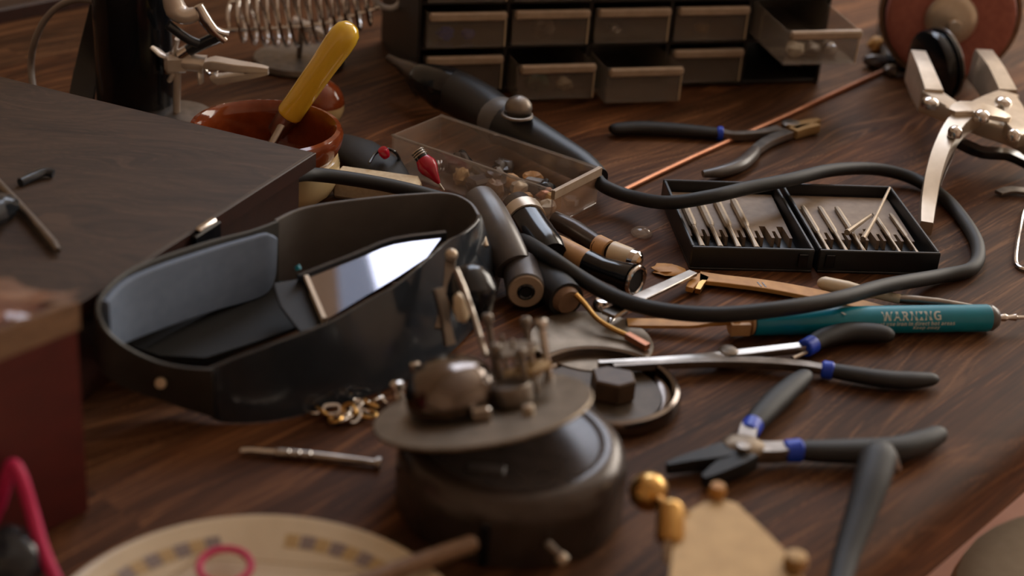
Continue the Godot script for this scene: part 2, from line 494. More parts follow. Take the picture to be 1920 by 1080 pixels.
func build_bench() -> void:
	var b := thing("workbench", "long dark wooden workbench with streaky planks and a rounded edge", "workbench", Vector3.ZERO, BENCH)
	var edges := [-.584, -.495, -.365, -.245, -.12, .005, .125, .238]
	var tones := [0, 3, 1, 2, 0, 3, 1]
	for k in 7:
		part("plank", geo().from_to(Vector3(-1.1, TOP - .034, edges[k]), Vector3(1.9, TOP, edges[k + 1]), .00015), M["bench_wood_%d" % tones[k]], b)
	# rounded nosing along the side where one sits
	var prof := []
	for e in [-1.1, 1.9]:
		var r := PackedVector3Array()
		for q in [[.238, 0.0], [.268, 0.0], [.279, -.003], [.286, -.009], [.289, -.017], [.289, -.036], [.285, -.044], [.277, -.048], [.238, -.048]]:
			r.append(Vector3(e, TOP + q[1], q[0]))
		prof.append(r)
	part("nosing", geo().loft(prof), M.bench_wood_3, b)
	part("apron", geo().from_to(Vector3(-1.0, TOP - .14, .20), Vector3(1.8, TOP - .034, .225), .002), M.bench_wood_1, b)
	part("apron", geo().from_to(Vector3(-1.0, TOP - .14, -.56), Vector3(1.8, TOP - .034, -.535), .002), M.bench_wood_1, b)
	for x in [-1.0, 1.8]:
		for z in [-.53, .195]:
			part("leg", geo().from_to(Vector3(x - .035, 0, z - .035), Vector3(x + .035, TOP - .034, z + .035), .004), M.bench_wood_0, b)
	structure("trim_1", geo().from_to(Vector3(-1.1, TOP - .05, -.609), Vector3(1.9, TOP + .012, -.585), .002), M.case_side, Transform3D(Basis(Vector3.UP, deg_to_rad(BENCH)), Vector3.ZERO))
	var s := thing("stool", "round stool with a padded beige cloth seat beside the bench", "stool", Vector3(.50, 0, -.125))
	part("seat", geo().lathe([Vector2(0, .395), Vector2(.14, .395), Vector2(.152, .41), Vector2(.155, .43), Vector2(.15, .447), Vector2(.13, .458), Vector2(.07, .463), Vector2(0, .464)]), M.seat_cloth, s)
	part("seat_board", geo().lathe([Vector2(0, .376), Vector2(.142, .376), Vector2(.145, .38), Vector2(.145, .395), Vector2(0, .3951)]), M.case_side, s)
	for k in 4:
		var a := TAU * (k + .5) / 4
		part("leg", rod(Vector3(cos(a) * .16, 0, sin(a) * .16), Vector3(cos(a) * .10, .378, sin(a) * .10), .014, .016), M.case_side, s)
	part("footrest", ring(Vector3(0, .15, 0), .137, .007), M.dull_steel, s)

# ---------------------------------------------------------------- back row
func build_cabinet() -> void:
	# parts cabinet: five columns of see-through drawers; x along its front, z towards the drawers' pull
	var o := thing("parts_cabinet", "small dark cabinet of clear plastic parts drawers, two rows in sight", "cabinet", Vector3(-0.0819, 0.75, -0.3072), 17.7)
	var W := .3305; var D := .13; var H := .145; var col := W / 5.0; var rowh := .0345
	part("side_panel", geo().from_to(Vector3(-.003, 0, -D), Vector3(0, H, 0), .0008), M.cabinet_dark, o)
	part("side_panel", geo().from_to(Vector3(W, 0, -D), Vector3(W + .003, H, 0), .0008), M.cabinet_dark, o)
	part("back_panel", geo().from_to(Vector3(0, 0, -D - .003), Vector3(W, H, -D), .0008), M.cabinet_dark, o)
	part("top_panel", geo().from_to(Vector3(-.003, H, -D - .003), Vector3(W + .003, H + .003, 0), .0008), M.cabinet_dark, o)
	for r in 5:
		if r < 4: part("shelf", geo().from_to(Vector3(0, .004 + r * rowh - .0026, -D), Vector3(W, .004 + r * rowh, -.001), .0006), M.cabinet_dark, o)
	for c in range(1, 5):
		part("divider", geo().from_to(Vector3(c * col - .0016, 0, -D), Vector3(c * col + .0016, H, -.001), .0006), M.cabinet_dark, o)
	var pulled := {"0,1": .028, "0,2": .040, "1,4": .062, "1,0": .006, "0,0": .004, "2,0": .004}
	var shape := {}
	for r in 4:
		for c in 5:
			if r == 0 and c == 4: continue            # an empty slot
			var z: float = pulled.get("%d,%d" % [r, c], .002 + .001 * ((r * 3 + c * 2) % 3))
			var dr := Node3D.new(); dr.name = numbered(o, "drawer"); o.add_child(dr)
			dr.position = Vector3(c * col + .0028, .0045 + r * rowh, z)
			if r == 1 and c == 4: dr.rotation.x = 0.06
			if not shape:
				var w := col - .0056; var h := rowh - .0048; var d := .118
				shape.body = geo().from_to(Vector3(0, 0, -d), Vector3(w, .0014, 0), .0004).from_to(Vector3(0, .0014, -d), Vector3(.0014, h - .003, -.0014), .0004).from_to(Vector3(w - .0014, .0014, -d), Vector3(w, h - .003, -.0014), .0004).from_to(Vector3(.0014, .0014, -d), Vector3(w - .0014, h - .003, -d + .0014), .0004).mesh()
				shape.front = geo().from_to(Vector3(0, .0014, -.0014), Vector3(w, h - .0015, .0004), .0005).mesh()
				shape.lip = geo().from_to(Vector3(.0006, h - .0075, .0004), Vector3(w - .0006, h - .001, .0052), .0012).mesh()
				shape.edge = geo().from_to(Vector3(w - .0012, .001, .0004), Vector3(w - .0002, h - .0075, .0014), .0003).mesh()
			shared("drawer_body", shape.body, M.drawer_plastic, dr)
			shared("drawer_front", shape.front, M.drawer_plastic, dr)
			shared("pull_lip", shape.lip, M.drawer_lip, dr)
			shared("front_edge", shape.edge, M.ivory, dr)
	# small parts seen through the drawers
	var inside := o.transform
	var k := 0
	for q in [[1, 0, .018, "blue", "small blue plastic cap seen through a front drawer", .010], [1, 0, .036, "blue", "small blue plastic plug beside the blue cap in the same drawer", .008],
			[0, 1, .020, "glass_green", "dull green glass bead in an open lower drawer", .015], [0, 1, .042, "china", "white plastic button in an open lower drawer", .010],
			[1, 2, .022, "chrome", "shiny steel clip seen through a closed drawer", .009], [1, 3, .030, "dull_brass", "dull brass screw head on the rim of a lower drawer", .009],
			[1, 4, .016, "ivory", "pale plastic spacer in the pulled out upper drawer", .011], [1, 4, .030, "dull_steel", "grey steel washer stack in the pulled out upper drawer", .011],
			[1, 4, .046, "chrome", "bright steel pin block in the pulled out upper drawer", .010], [1, 1, .030, "dull_steel", "dark steel scrap lying in a closed upper drawer", .014]]:
		k += 1
		var zz: float = pulled.get("%d,%d" % [q[0], q[1]], .002) - .016
		var s: float = q[5]
		var g := blob(60 + k, Vector3(s * 1.3, s, s * 1.2), Transform3D.IDENTITY, .25)
		single("drawer_part", g, M[q[3]], q[4], "hardware", inside * Vector3(q[1] * col + .0028 + q[2], .0062 + q[0] * rowh + s * .5, zz), "loose parts in the drawers")

func build_back_left() -> void:
	# tall black canister
	var o := thing("canister", "tall glossy black cylinder standing behind the lidded case", "canister", Vector3(-0.2759, 0.75, -0.2254))
	part("body", geo().lathe([Vector2(0, 0), Vector2(.0245, 0), Vector2(.0265, .002), Vector2(.027, .006), Vector2(.027, .12), Vector2(.026, .13), Vector2(.02, .138), Vector2(0, .1385)]), M.gloss_black, o)
	part("cap", geo().lathe([Vector2(0, .138), Vector2(.016, .138), Vector2(.0165, .14), Vector2(.0165, .16), Vector2(.015, .162), Vector2(0, .1625)]), M.black_plastic, o)
	# black flat strap leaning on it
	single("strap", geo().sweep([Vector3(-0.3134, 0.754, -0.2161), Vector3(-0.3134, 0.7808, -0.2415), Vector3(-0.3041, 0.815, -0.2415), Vector3(-0.2972, 0.8423, -0.2415)], [.009, .0085, .008, .008], [.0022], 8, 4, true), M.black_plastic, "flat black strap leaning against the black cylinder", "strap")
	single("lead", geo().sweep([Vector3(-0.3425, 0.753, -0.2123), Vector3(-0.3523, 0.7742, -0.2342), Vector3(-0.3478, 0.7962, -0.2342), Vector3(-0.3376, 0.8145, -0.2342), Vector3(-0.3239, 0.8256, -0.2342), Vector3(-0.3089, 0.8283, -0.2342), Vector3(-0.2961, 0.824, -0.2342), Vector3(-0.2848, 0.828, -0.2342), Vector3(-0.275, 0.8405, -0.2342)], [.0024], [], 10, 5), M.cable_grey, "thin grey wire arching over the black strap", "wire")
	single("white_lead", geo().sweep([Vector3(-0.1299, 0.812, -0.373), Vector3(-0.1233, 0.801, -0.373), Vector3(-0.1161, 0.7965, -0.373), Vector3(-0.1086, 0.7971, -0.373), Vector3(-0.1038, 0.8035, -0.373), Vector3(-0.1025, 0.8142, -0.373)], [.0022], [], 10, 5), M.cable_white, "short loop of white cable hanging beside the parts cabinet", "cable")
	# helping hands
	var h := thing("helping_hands", "chrome helping hands stand with crocodile clips and wing nuts", "stand", Vector3(-0.243, 0.75, -0.2074))
	part("base", geo().lathe([Vector2(0, 0), Vector2(.026, 0), Vector2(.028, .002), Vector2(.028, .008), Vector2(.024, .011), Vector2(0, .0115)]), M.dull_steel, h)
	part("post", rod(Vector3(0, .010, 0), Vector3(0.0017, 0.0495, 0), .0027), M.silver, h)
	var j := part("clamp_joint", geo().box(Vector3(.016, .012, .012), Transform3D(Basis(Vector3.UP, .3), Vector3(0.0005, 0.0471, 0)), .002), M.silver, h)
	part("screw", rod(Vector3(-0.0064, 0.0504, 0), Vector3(-0.0056, 0.0389, 0), .0024), M.chrome, j)
	part("screw", rod(Vector3(-0.0022, 0.0553, 0), Vector3(-0.0014, 0.0431, 0), .0024), M.chrome, j)
	part("wing_nut", geo().sweep([Vector3(-0.016, 0.058, 0), Vector3(-0.0103, 0.0531, 0), Vector3(-0.006, 0.0504, 0)], [.0042, .005, .0026], [.0018], 10, 3), M.silver, h)
	part("wing_nut", geo().sweep([Vector3(0.0021, 0.0648, 0), Vector3(0.0005, 0.0586, 0), Vector3(-0.0008, 0.0532, 0)], [.0046, .0048, .0026], [.0018], 10, 3), M.silver, h)
	part("wing_nut", geo().sweep([Vector3(-0.0039, 0.0344, 0), Vector3(-0.0023, 0.0376, 0), Vector3(-0.0003, 0.0432, 0)], [.0055, .0058, .0028], [.002], 10, 3), M.silver, h)
	part("wing_nut", geo().sweep([Vector3(0.0176, 0.0346, 0), Vector3(0.0173, 0.0392, 0), Vector3(0.0167, 0.0454, 0)], [.0058, .006, .0028], [.002], 10, 3), M.silver, h)
	part("socket", geo().sweep([Vector3(0.0035, 0.0481, 0), Vector3(0.0086, 0.0482, 0), Vector3(0.0171, 0.0481, 0), Vector3(0.0204, 0.0476, 0)], [.0045, .006, .006, .0068], [], 14, 2), M.silver, h)
	part("socket", geo().sweep([Vector3(0.0032, 0.0527, 0), Vector3(0.0096, 0.0571, 0)], [.0045, .0045], [], 14, 2), M.chrome, h)
	part("cross_arm", geo().sweep([Vector3(0.0088, 0.0566, 0), Vector3(0.0219, 0.0647, 0.0039), Vector3(0.0326, 0.0714, 0.0078)], [.0042], [], 12, 3), M.visor_dark, h, "dark sleeve on the cross arm")
	part("cross_arm", geo().sweep([Vector3(-0.0017, 0.078, 0.0117), Vector3(0.0101, 0.068, 0.0078), Vector3(0.0174, 0.0639, 0.0049)], [.0034], [], 12, 3), M.visor_dark, h)
	var c1 := part("clip", geo().sweep([Vector3(0.0197, 0.0475, 0), Vector3(0.027, 0.0493, 0), Vector3(0.041, 0.0481, 0), Vector3(0.055, 0.0478, 0), Vector3(0.0642, 0.0474, 0)], [.0036, .0062, .0056, .004, .0024], [.0022, .0032, .003, .0024, .0016], 10, 3, true), M.silver, h)
	part("clip_jaw", geo().sweep([Vector3(0.025, 0.04, -0.002), Vector3(0.0294, 0.0372, -0.002), Vector3(0.0405, 0.0397, -0.002), Vector3(0.0546, 0.0428, -0.002), Vector3(0.0638, 0.0451, -0.002)], [.0028, .005, .005, .0038, .0024], [.002, .0028, .0026, .002, .0014], 10, 3, true), M.silver, c1)
	part("spring", ring(Vector3(0.0235, 0.0431, -0.0059), .0042, .0012, Basis(Vector3.RIGHT, 1.4), 18, 6), M.chrome, c1)
	part("rivet", rod(Vector3(0.0494, 0.0468, 0.002), Vector3(0.0479, 0.044, -0.0059), .0018), M.gloss_black, c1)
	part("upper_joint", geo().sweep([Vector3(0.0003, 0.0971, 0.0059), Vector3(0.0029, 0.087, 0.0059), Vector3(0.0105, 0.0837, 0.0078), Vector3(0.0185, 0.0866, 0.0078)], [.0065, .0075, .006, .0045], [], 12, 3), M.silver, h)
	part("upper_joint", geo().sweep([Vector3(0.0186, 0.0918, 0.0078), Vector3(0.0227, 0.0829, 0.0078), Vector3(0.0283, 0.0755, 0.0078), Vector3(0.0362, 0.0679, 0.0078)], [.0035, .0046, .004, .0026], [], 12, 3), M.chrome, h)
	part("wing_nut", geo().sweep([Vector3(0.0392, 0.0741, 0.0078), Vector3(0.0334, 0.0752, 0.0078), Vector3(0.0284, 0.0777, 0.0078)], [.0036, .0042, .0024], [.0016], 10, 3), M.chrome, h)
	part("upper_arm", rod(Vector3(0.0006, 0.1081, 0.0059), Vector3(0.0052, 0.0923, 0.0059), .003), M.silver, h)
	# iron rest: open wire spiral on a foot
	var w := thing("iron_rest", "chrome wire spiral of a soldering iron rest over the pot", "iron rest", Vector3(-0.181, 0.75, -0.3577))
	var pts := []
	var a: Vector3 = Vector3(-0.0518, 0.0305, 0); var b: Vector3 = Vector3(0.0581, 0.0548, 0)
	var ax := (b - a).normalized(); var s1 := ax.cross(Vector3.UP).normalized(); var s2 := s1.cross(ax)
	for k in 190:
		var u := k / 189.0; var g := u * TAU * 13.5
		var rr := lerpf(.015, .026, sin(u * PI))
		pts.append(a.lerp(b, u) + (s1 * cos(g) + s2 * sin(g)) * rr)
	part("spiral", geo().sweep(pts, [.0014], [], 6, 1), M.chrome, w)
	part("rail", geo().sweep([Vector3(-0.0565, 0.0224, 0), Vector3(-0.0169, 0.0282, 0), Vector3(0.0205, 0.0347, 0), Vector3(0.0623, 0.0509, 0)], [.0016], [], 8, 4), M.chrome, w)
	part("foot", geo().lathe([Vector2(0, 0), Vector2(.034, 0), Vector2(.036, .002), Vector2(.035, .006), Vector2(0, .0065)]), M.dull_steel, w)
	part("stem", rod(Vector3(0, .004, 0), Vector3(0.0022, 0.0306, 0), .0022), M.dull_steel, w)
	var cl := part("clip", geo().sweep([Vector3(-0.0069, 0.0319, -0.01), Vector3(0.0045, 0.0277, -0.01), Vector3(0.0201, 0.0211, -0.01)], [.004, .0048, .002], [.0028, .003, .0015], 10, 3, true), M.silver, w)
	for k in 7:
		part("tooth", rod(Vector3(0.0145, 0.0338, -0.0125).lerp(Vector3(0.0578, 0.0442, -0.0125), k / 6.0), Vector3(0.0136, 0.0389, -0.0125).lerp(Vector3(0.0568, 0.0492, -0.0125), k / 6.0), .0013), M.chrome, w)

func build_pot() -> void:
	var o := thing("glazed_bowl", "low brown-rimmed cream glazed bowl holding a yellow screwdriver", "bowl", Vector3(-0.1695, 0.75, -0.1338))
	o.position = Vector3(-.1625, TOP, -.106); o.scale = Vector3(1, 1.05, 1)
	part("body", geo().lathe([Vector2(0, 0), Vector2(.034, 0), Vector2(.037, .0015), Vector2(.0435, .007), Vector2(.0465, .014), Vector2(.0468, .021), Vector2(.0455, .0268), Vector2(.0415, .0285), Vector2(.037, .012), Vector2(.028, .004), Vector2(0, .0035)]), M.glaze_cream, o)
	part("rim", geo().lathe([Vector2(0, .0045), Vector2(.028, .0048), Vector2(.0372, .0125), Vector2(.0395, .027), Vector2(.040, .037), Vector2(.0415, .0425), Vector2(.0443, .0452), Vector2(.0472, .0445), Vector2(.0486, .0415), Vector2(.0482, .037), Vector2(.0462, .032), Vector2(.0436, .0275), Vector2(.0405, .0265), Vector2(.036, .013), Vector2(.026, .0042), Vector2(0, .004)], Transform3D.IDENTITY, 48), M.glaze_brown, o)
	var d := thing("screwdriver", "screwdriver with a translucent yellow handle standing in the glazed bowl", "screwdriver", Vector3(-0.1718, 0.75, -0.1611))
	d.position = Vector3(-.1665, TOP + .0072, -.109)
	var t0 := Vector3(-.006, .0, .004); var t1: Vector3 = Vector3(-0.1538, 0.7919, -0.1394) - d.position; var t2: Vector3 = Vector3(-0.1165, 0.8519, -0.1394) - d.position
	var e := (t2 - t1).normalized()
	part("shaft", rod(t0, t1 - e * .002, .0032), M.steel, d)
	part("ferrule", rod(t1 - e * .016, t1 + e * .001, .0062, .0074), M.steel, d)
	var L := (t2 - t1).length()
	part("handle", geo().lathe([Vector2(0, 0), Vector2(.0078, 0), Vector2(.0086, .002), Vector2(.0084, L * .25), Vector2(.0088, L * .6), Vector2(.0096, L * .85), Vector2(.0094, L - .004), Vector2(.0082, L + .001), Vector2(.005, L + .0045), Vector2(0, L + .0058)], along(t1, t2), 20), M.amber, d)
	var k := thing("glazed_jar", "little round brown and cream glazed jar behind the bowl", "jar", Vector3(-0.1463, 0.75, -0.2263))
	var r := .0155
	var low := []; var high := []
	for i in 7:
		var a := -PI / 2 + (PI * .52) * i / 6.0
		low.append(Vector2(maxf(0.0, cos(a) * r) if i else 0.0, r + sin(a) * r))
	low.append(Vector2(0, low[-1].y))
	for i in 8:
		var a := PI * .02 + (PI * .48) * i / 7.0
		high.append(Vector2(cos(a) * r * 1.005 if i < 7 else 0.0, r + sin(a) * r * 1.005))
	high.push_front(Vector2(0, high[0].y))
	part("body", geo().lathe(low, Transform3D(Basis(Vector3.RIGHT, .0), Vector3.ZERO), 28), M.glaze_cream, k)
	part("top", geo().lathe(high, Transform3D.IDENTITY, 28), M.glaze_brown, k)
	k.scale = Vector3.ONE * 1.18
	# pale block
	single("felt_block", geo().from_to(Vector3(-.028, 0, -.011), Vector3(.028, .016, .011), .003), M.cream_felt, "pale cream felt block lying next to the glazed bowl", "block", Vector3(-0.092, 0.75, -0.1122), "", -8.0)

func build_grinder() -> void:
	var o := thing("polishing_motor", "bench polishing motor with a dusty red wheel and steel hub", "polisher", Vector3(0.3513, 0.75, -0.4316), -8.0)
	var c: Vector3 = Vector3(-0.014, 0.0582, 0.002)
	var ax := Basis(Vector3.RIGHT, PI / 2)
	part("wheel", geo().lathe([Vector2(0, -.010), Vector2(.046, -.010), Vector2(.0505, -.007), Vector2(.0515, 0), Vector2(.0505, .006), Vector2(.046, .009), Vector2(.03, .0075), Vector2(0, .0075)], Transform3D(ax, c), 48), M.wheel_red, o)
	part("wheel_guard", geo().lathe([Vector2(0, -.024), Vector2(.052, -.024), Vector2(.0565, -.02), Vector2(.0565, -.004), Vector2(.053, -.004), Vector2(.053, -.018), Vector2(0, -.018)], Transform3D(ax, c), 48), M.brown_stick, o)
	part("hub", geo().lathe([Vector2(0, .006), Vector2(.0205, .0075), Vector2(.021, .009), Vector2(.019, .0125), Vector2(.014, .0145), Vector2(0, .015)], Transform3D(ax, c), 32), M.nickel, o)
	part("axle_nut", geo().lathe([Vector2(0, .0145), Vector2(.006, .0145), Vector2(.0062, .019), Vector2(.005, .021), Vector2(0, .0212)], Transform3D(ax, c + Vector3(.003, -.003, 0)), 12), M.nickel, o)
	part("motor_body", geo().sweep([c + Vector3(0, 0, -.024), c + Vector3(0, 0, -.03), c + Vector3(0, 0, -.13), c + Vector3(0, 0, -.14)], [.02, .034, .034, .026], [], 24, 1), M.cabinet_dark, o)
	part("foot", geo().from_to(Vector3(c.x - .045, 0, -.14), Vector3(c.x + .03, .012, -.02), .003), M.cabinet_dark, o)
	part("pedestal", geo().from_to(Vector3(c.x - .022, .010, -.12), Vector3(c.x + .018, c.y - .02, -.05), .004), M.cabinet_dark, o)
	single("lump", blob(5, Vector3(.018, .014, .016)), M.ochre, "ochre lump of polishing compound beside the red wheel", "compound", Vector3(0.2996, 0.757, -0.504))
	single("lump", blob(9, Vector3(.014, .010, .012)), M.dull_steel, "grey metal scrap at the foot of the red wheel", "scrap", Vector3(0.301, 0.755, -0.4427))
	single("lump", blob(14, Vector3(.022, .012, .014)), M.case_brown, "dark brown lump between the cabinet and the red wheel", "scrap", Vector3(0.2893, 0.756, -0.4589))
	# grooved black wheel leaning between the jaws
	var w := thing("grooved_wheel", "black grooved plastic wheel standing between the nipper jaws", "wheel", Vector3(0.3219, 0.75, -0.3868))
	var ctr := Vector3(0, .0265, 0)
	var wx := Transform3D(Basis(Vector3.UP, deg_to_rad(22)) * Basis(Vector3.BACK, -PI / 2 + .16), ctr)
	part("rim", geo().lathe([Vector2(0, -.008), Vector2(.019, -.008), Vector2(.025, -.0065), Vector2(.026, -.005), Vector2(.026, -.0025), Vector2(.0236, -.0015), Vector2(.0236, .0015), Vector2(.026, .0025), Vector2(.026, .005), Vector2(.025, .0065), Vector2(.019, .006), Vector2(0, .006)], wx, 48), M.gloss_black, w)
	part("hub", geo().lathe([Vector2(0, -.010), Vector2(.007, -.010), Vector2(.0075, -.0075), Vector2(0, -.007)], wx, 20), M.dull_steel, w)
	w.scale = Vector3.ONE * 1.14
	part("edge_line", ring(wx * Vector3(0, .0055, 0), .0256, .0005, wx.basis, 40, 6), M.steel, w)

func build_nippers() -> void:
	var o := thing("compound_nippers", "heavy nickel compound nippers with riveted jaws lying open", "pliers", Vector3(0.3128, 0.75, -0.231))
	var u := .013
	part("jaw", geo().sweep([Vector3(-0.0165, 0.04, -0.1196), Vector3(-0.0168, 0.038, -0.0909), Vector3(-0.0154, 0.034, -0.0579)], [.0062, .0064, .0075], [u, u, .010], 8, 3, true), M.nickel, o)
	part("jaw", geo().sweep([Vector3(0.0373, 0.04, -0.135), Vector3(0.0396, 0.038, -0.104), Vector3(0.0422, 0.034, -0.071)], [.0075, .0068, .0075], [u, u, .010], 8, 3, true), M.nickel, o)
	part("jaw_lever", geo().sweep([Vector3(-0.0166, 0.034, -0.0599), Vector3(-0.0032, 0.034, -0.034), Vector3(0.0166, 0.032, -0.0179), Vector3(0.0423, 0.028, -0.0024), Vector3(0.0545, 0.024, 0.0458)], [.0085, .0072, .0068, .006, .005], [.008, .006, .006, .006, .006], 8, 4, true), M.nickel, o)
	part("jaw_lever", geo().sweep([Vector3(0.042, 0.036, -0.0655), Vector3(0.0202, 0.038, -0.0384), Vector3(-0.0068, 0.038, -0.0035), Vector3(-0.0237, 0.032, 0.0285), Vector3(-0.0354, 0.022, 0.0592), Vector3(-0.0426, 0.012, 0.0868), Vector3(-0.0484, 0.007, 0.1134)], [.0085, .0095, .0075, .0062, .0056, .0052, .0042], [.007, .006, .006, .006, .006, .005, .005], 8, 4, true), M.nickel, o)
	part("joint_plate", geo().sweep([Vector3(-0.0136, 0.045, -0.0047), Vector3(-0.0017, 0.046, -0.0132), Vector3(0.0104, 0.046, -0.0116), Vector3(0.022, 0.044, -0.011), Vector3(0.029, 0.042, -0.0114)], [.003, .011, .0125, .009, .003], [.0022], 8, 4, true), M.nickel, o)
	part("outer_arm", geo().sweep([Vector3(0.0379, 0.038, -0.0569), Vector3(0.0373, 0.038, -0.0324), Vector3(0.0327, 0.036, -0.0027), Vector3(0.0373, 0.034, 0.0076)], [.008, .008, .008, .007], [.0055], 8, 3, true), M.nickel, o)
	for q in [[Vector3(-0.0238, 0.0455, -0.0292), .0062], [Vector3(0.0309, 0.0465, -0.0389), .0062], [Vector3(-0.0178, 0.0455, 0.0266), .005], [Vector3(0.0065, 0.0485, -0.002), .0058], [Vector3(0.0255, 0.043, 0.0168), .0045]]:
		part("rivet", geo().lathe([Vector2(0, -.004), Vector2(q[1], -.004), Vector2(q[1], 0), Vector2(q[1] * .86, .0018), Vector2(q[1] * .5, .0031), Vector2(0, .0036)], Transform3D(Basis.IDENTITY, q[0] + Vector3(0, -.002, 0)), 20), M.chrome, o)
	part("return_spring", geo().sweep([Vector3(-0.0052, 0.022, -0.0136), Vector3(-0.0118, 0.018, 0.0063), Vector3(-0.0181, 0.012, 0.0205), Vector3(-0.0251, 0.006, 0.0382)], [.0028, .0026, .0024, .002], [.0012], 8, 4, true), M.chrome, o)
	part("return_spring", geo().sweep([Vector3(0.0005, 0.018, -0.0187), Vector3(0.0141, 0.016, -0.0091), Vector3(0.0347, 0.014, -0.0132), Vector3(0.051, 0.01, -0.0062)], [.005, .006, .006, .005], [.003], 8, 4, true), M.gloss_black, o)
	single("spatula", geo().sweep([Vector3(0.3316, 0.753, -0.1973), Vector3(0.344, 0.753, -0.2053), Vector3(0.3651, 0.753, -0.2001)], [.003, .0045, .005], [.0012], 8, 3, true), M.dull_steel, "thin grey steel spatula poking out under the nippers", "spatula")
	single("wire_loop", geo().sweep([Vector3(0.3561, 0.7515, -0.1817), Vector3(0.3451, 0.7515, -0.176), Vector3(0.3325, 0.7515, -0.1406), Vector3(0.3203, 0.7515, -0.1017), Vector3(0.3165, 0.7515, -0.0839), Vector3(0.321, 0.7515, -0.0778), Vector3(0.3294, 0.7515, -0.0778)], [.0014], [], 8, 4), M.chrome, "bright bent wire loop lying by the bench edge side of the nippers", "wire")

# ---------------------------------------------------------------- middle of the bench
func build_case() -> void:
	# lidded wooden case: the lid's outline on the plan
	var a := Vector2(-.1225, -.036); var e1 := Vector2(-.368, .930); var e2 := Vector2(-.930, -.368)
	var o := thing("lidded_case", "low dark wooden case with a flat closed lid and metal catch", "case", Vector3(a.x, TOP, a.y))
	var q := func(u: float, v: float) -> Vector2: return e1 * u + e2 * v
	var L := .25; var D := .30
	part("body", geo().prism(PackedVector2Array([q.call(.006, .006), q.call(L - .006, .006), q.call(L - .006, D - .006), q.call(.006, D - .006)]), 0, .0475), M.case_side, o)
	part("lid", geo().prism(PackedVector2Array([q.call(0, 0), q.call(L, 0), q.call(L, D), q.call(0, D)]), .0505, .0605, Transform3D.IDENTITY, .0006), M.case_wood, o)
	part("lid_edge", geo().prism(PackedVector2Array([q.call(0, -.0012), q.call(L, -.0012), q.call(L, 0), q.call(0, 0)]), .0506, .0600, Transform3D.IDENTITY, .0003), M.case_side, o, "dark edging on the lid")
	part("lid_edge", geo().prism(PackedVector2Array([q.call(-.0012, -.0012), q.call(0, -.0012), q.call(0, D), q.call(-.0012, D)]), .0506, .0600, Transform3D.IDENTITY, .0003), M.case_side, o)
	part("seam_strip", geo().prism(PackedVector2Array([q.call(.003, .003), q.call(L - .003, .003), q.call(L - .003, D - .003), q.call(.003, D - .003)]), .0475, .0505), M.dull_brass, o, "thin brass line under the lid")
	var ca := part("catch", geo().prism(PackedVector2Array([q.call(.105, -.0045), q.call(.128, -.0045), q.call(.128, .004), q.call(.105, .004)]), .040, .0585, Transform3D.IDENTITY, .0008), M.gloss_black, o)
	var m: Vector2 = q.call(.1165, -.003)
	part("catch_tongue", geo().box(Vector3(.004, .003, .016), Transform3D(Basis(Vector3.UP, atan2(e1.x, e1.y)), Vector3(m.x, .0600, m.y)), .001), M.chrome, ca)
	single("pin_punch", geo().sweep([Vector3(-0.2845, 0.8135, 0.0425), Vector3(-0.2742, 0.8135, 0.0565), Vector3(-0.249, 0.8135, 0.0902), Vector3(-0.2303, 0.8135, 0.1162), Vector3(-0.2262, 0.8135, 0.1229)], [.0022, .0025, .0025, .0025, .0018], [], 10, 1), M.dull_steel, "slim steel rod lying on the wooden case lid", "punch")
	single("clip", geo().sweep([Vector3(-0.2694, 0.8132, 0.0447), Vector3(-0.2652, 0.8135, 0.0356), Vector3(-0.2605, 0.814, 0.0299), Vector3(-0.2558, 0.8132, 0.03)], [.0022, .0036, .003, .0018], [.0026], 10, 3), M.visor_dark, "tiny dark blue clip lying on the wooden case lid", "clip")
	single("block", geo().sweep([Vector3(-0.2713, 0.818, 0.0964), Vector3(-0.2657, 0.818, 0.0886), Vector3(-0.2605, 0.817, 0.0894)], [.012, .012, .008], [.0075, .0075, .006], 12, 3), M.visor_dark, "dark rounded plastic stub under the slim rod on the case lid", "stub")

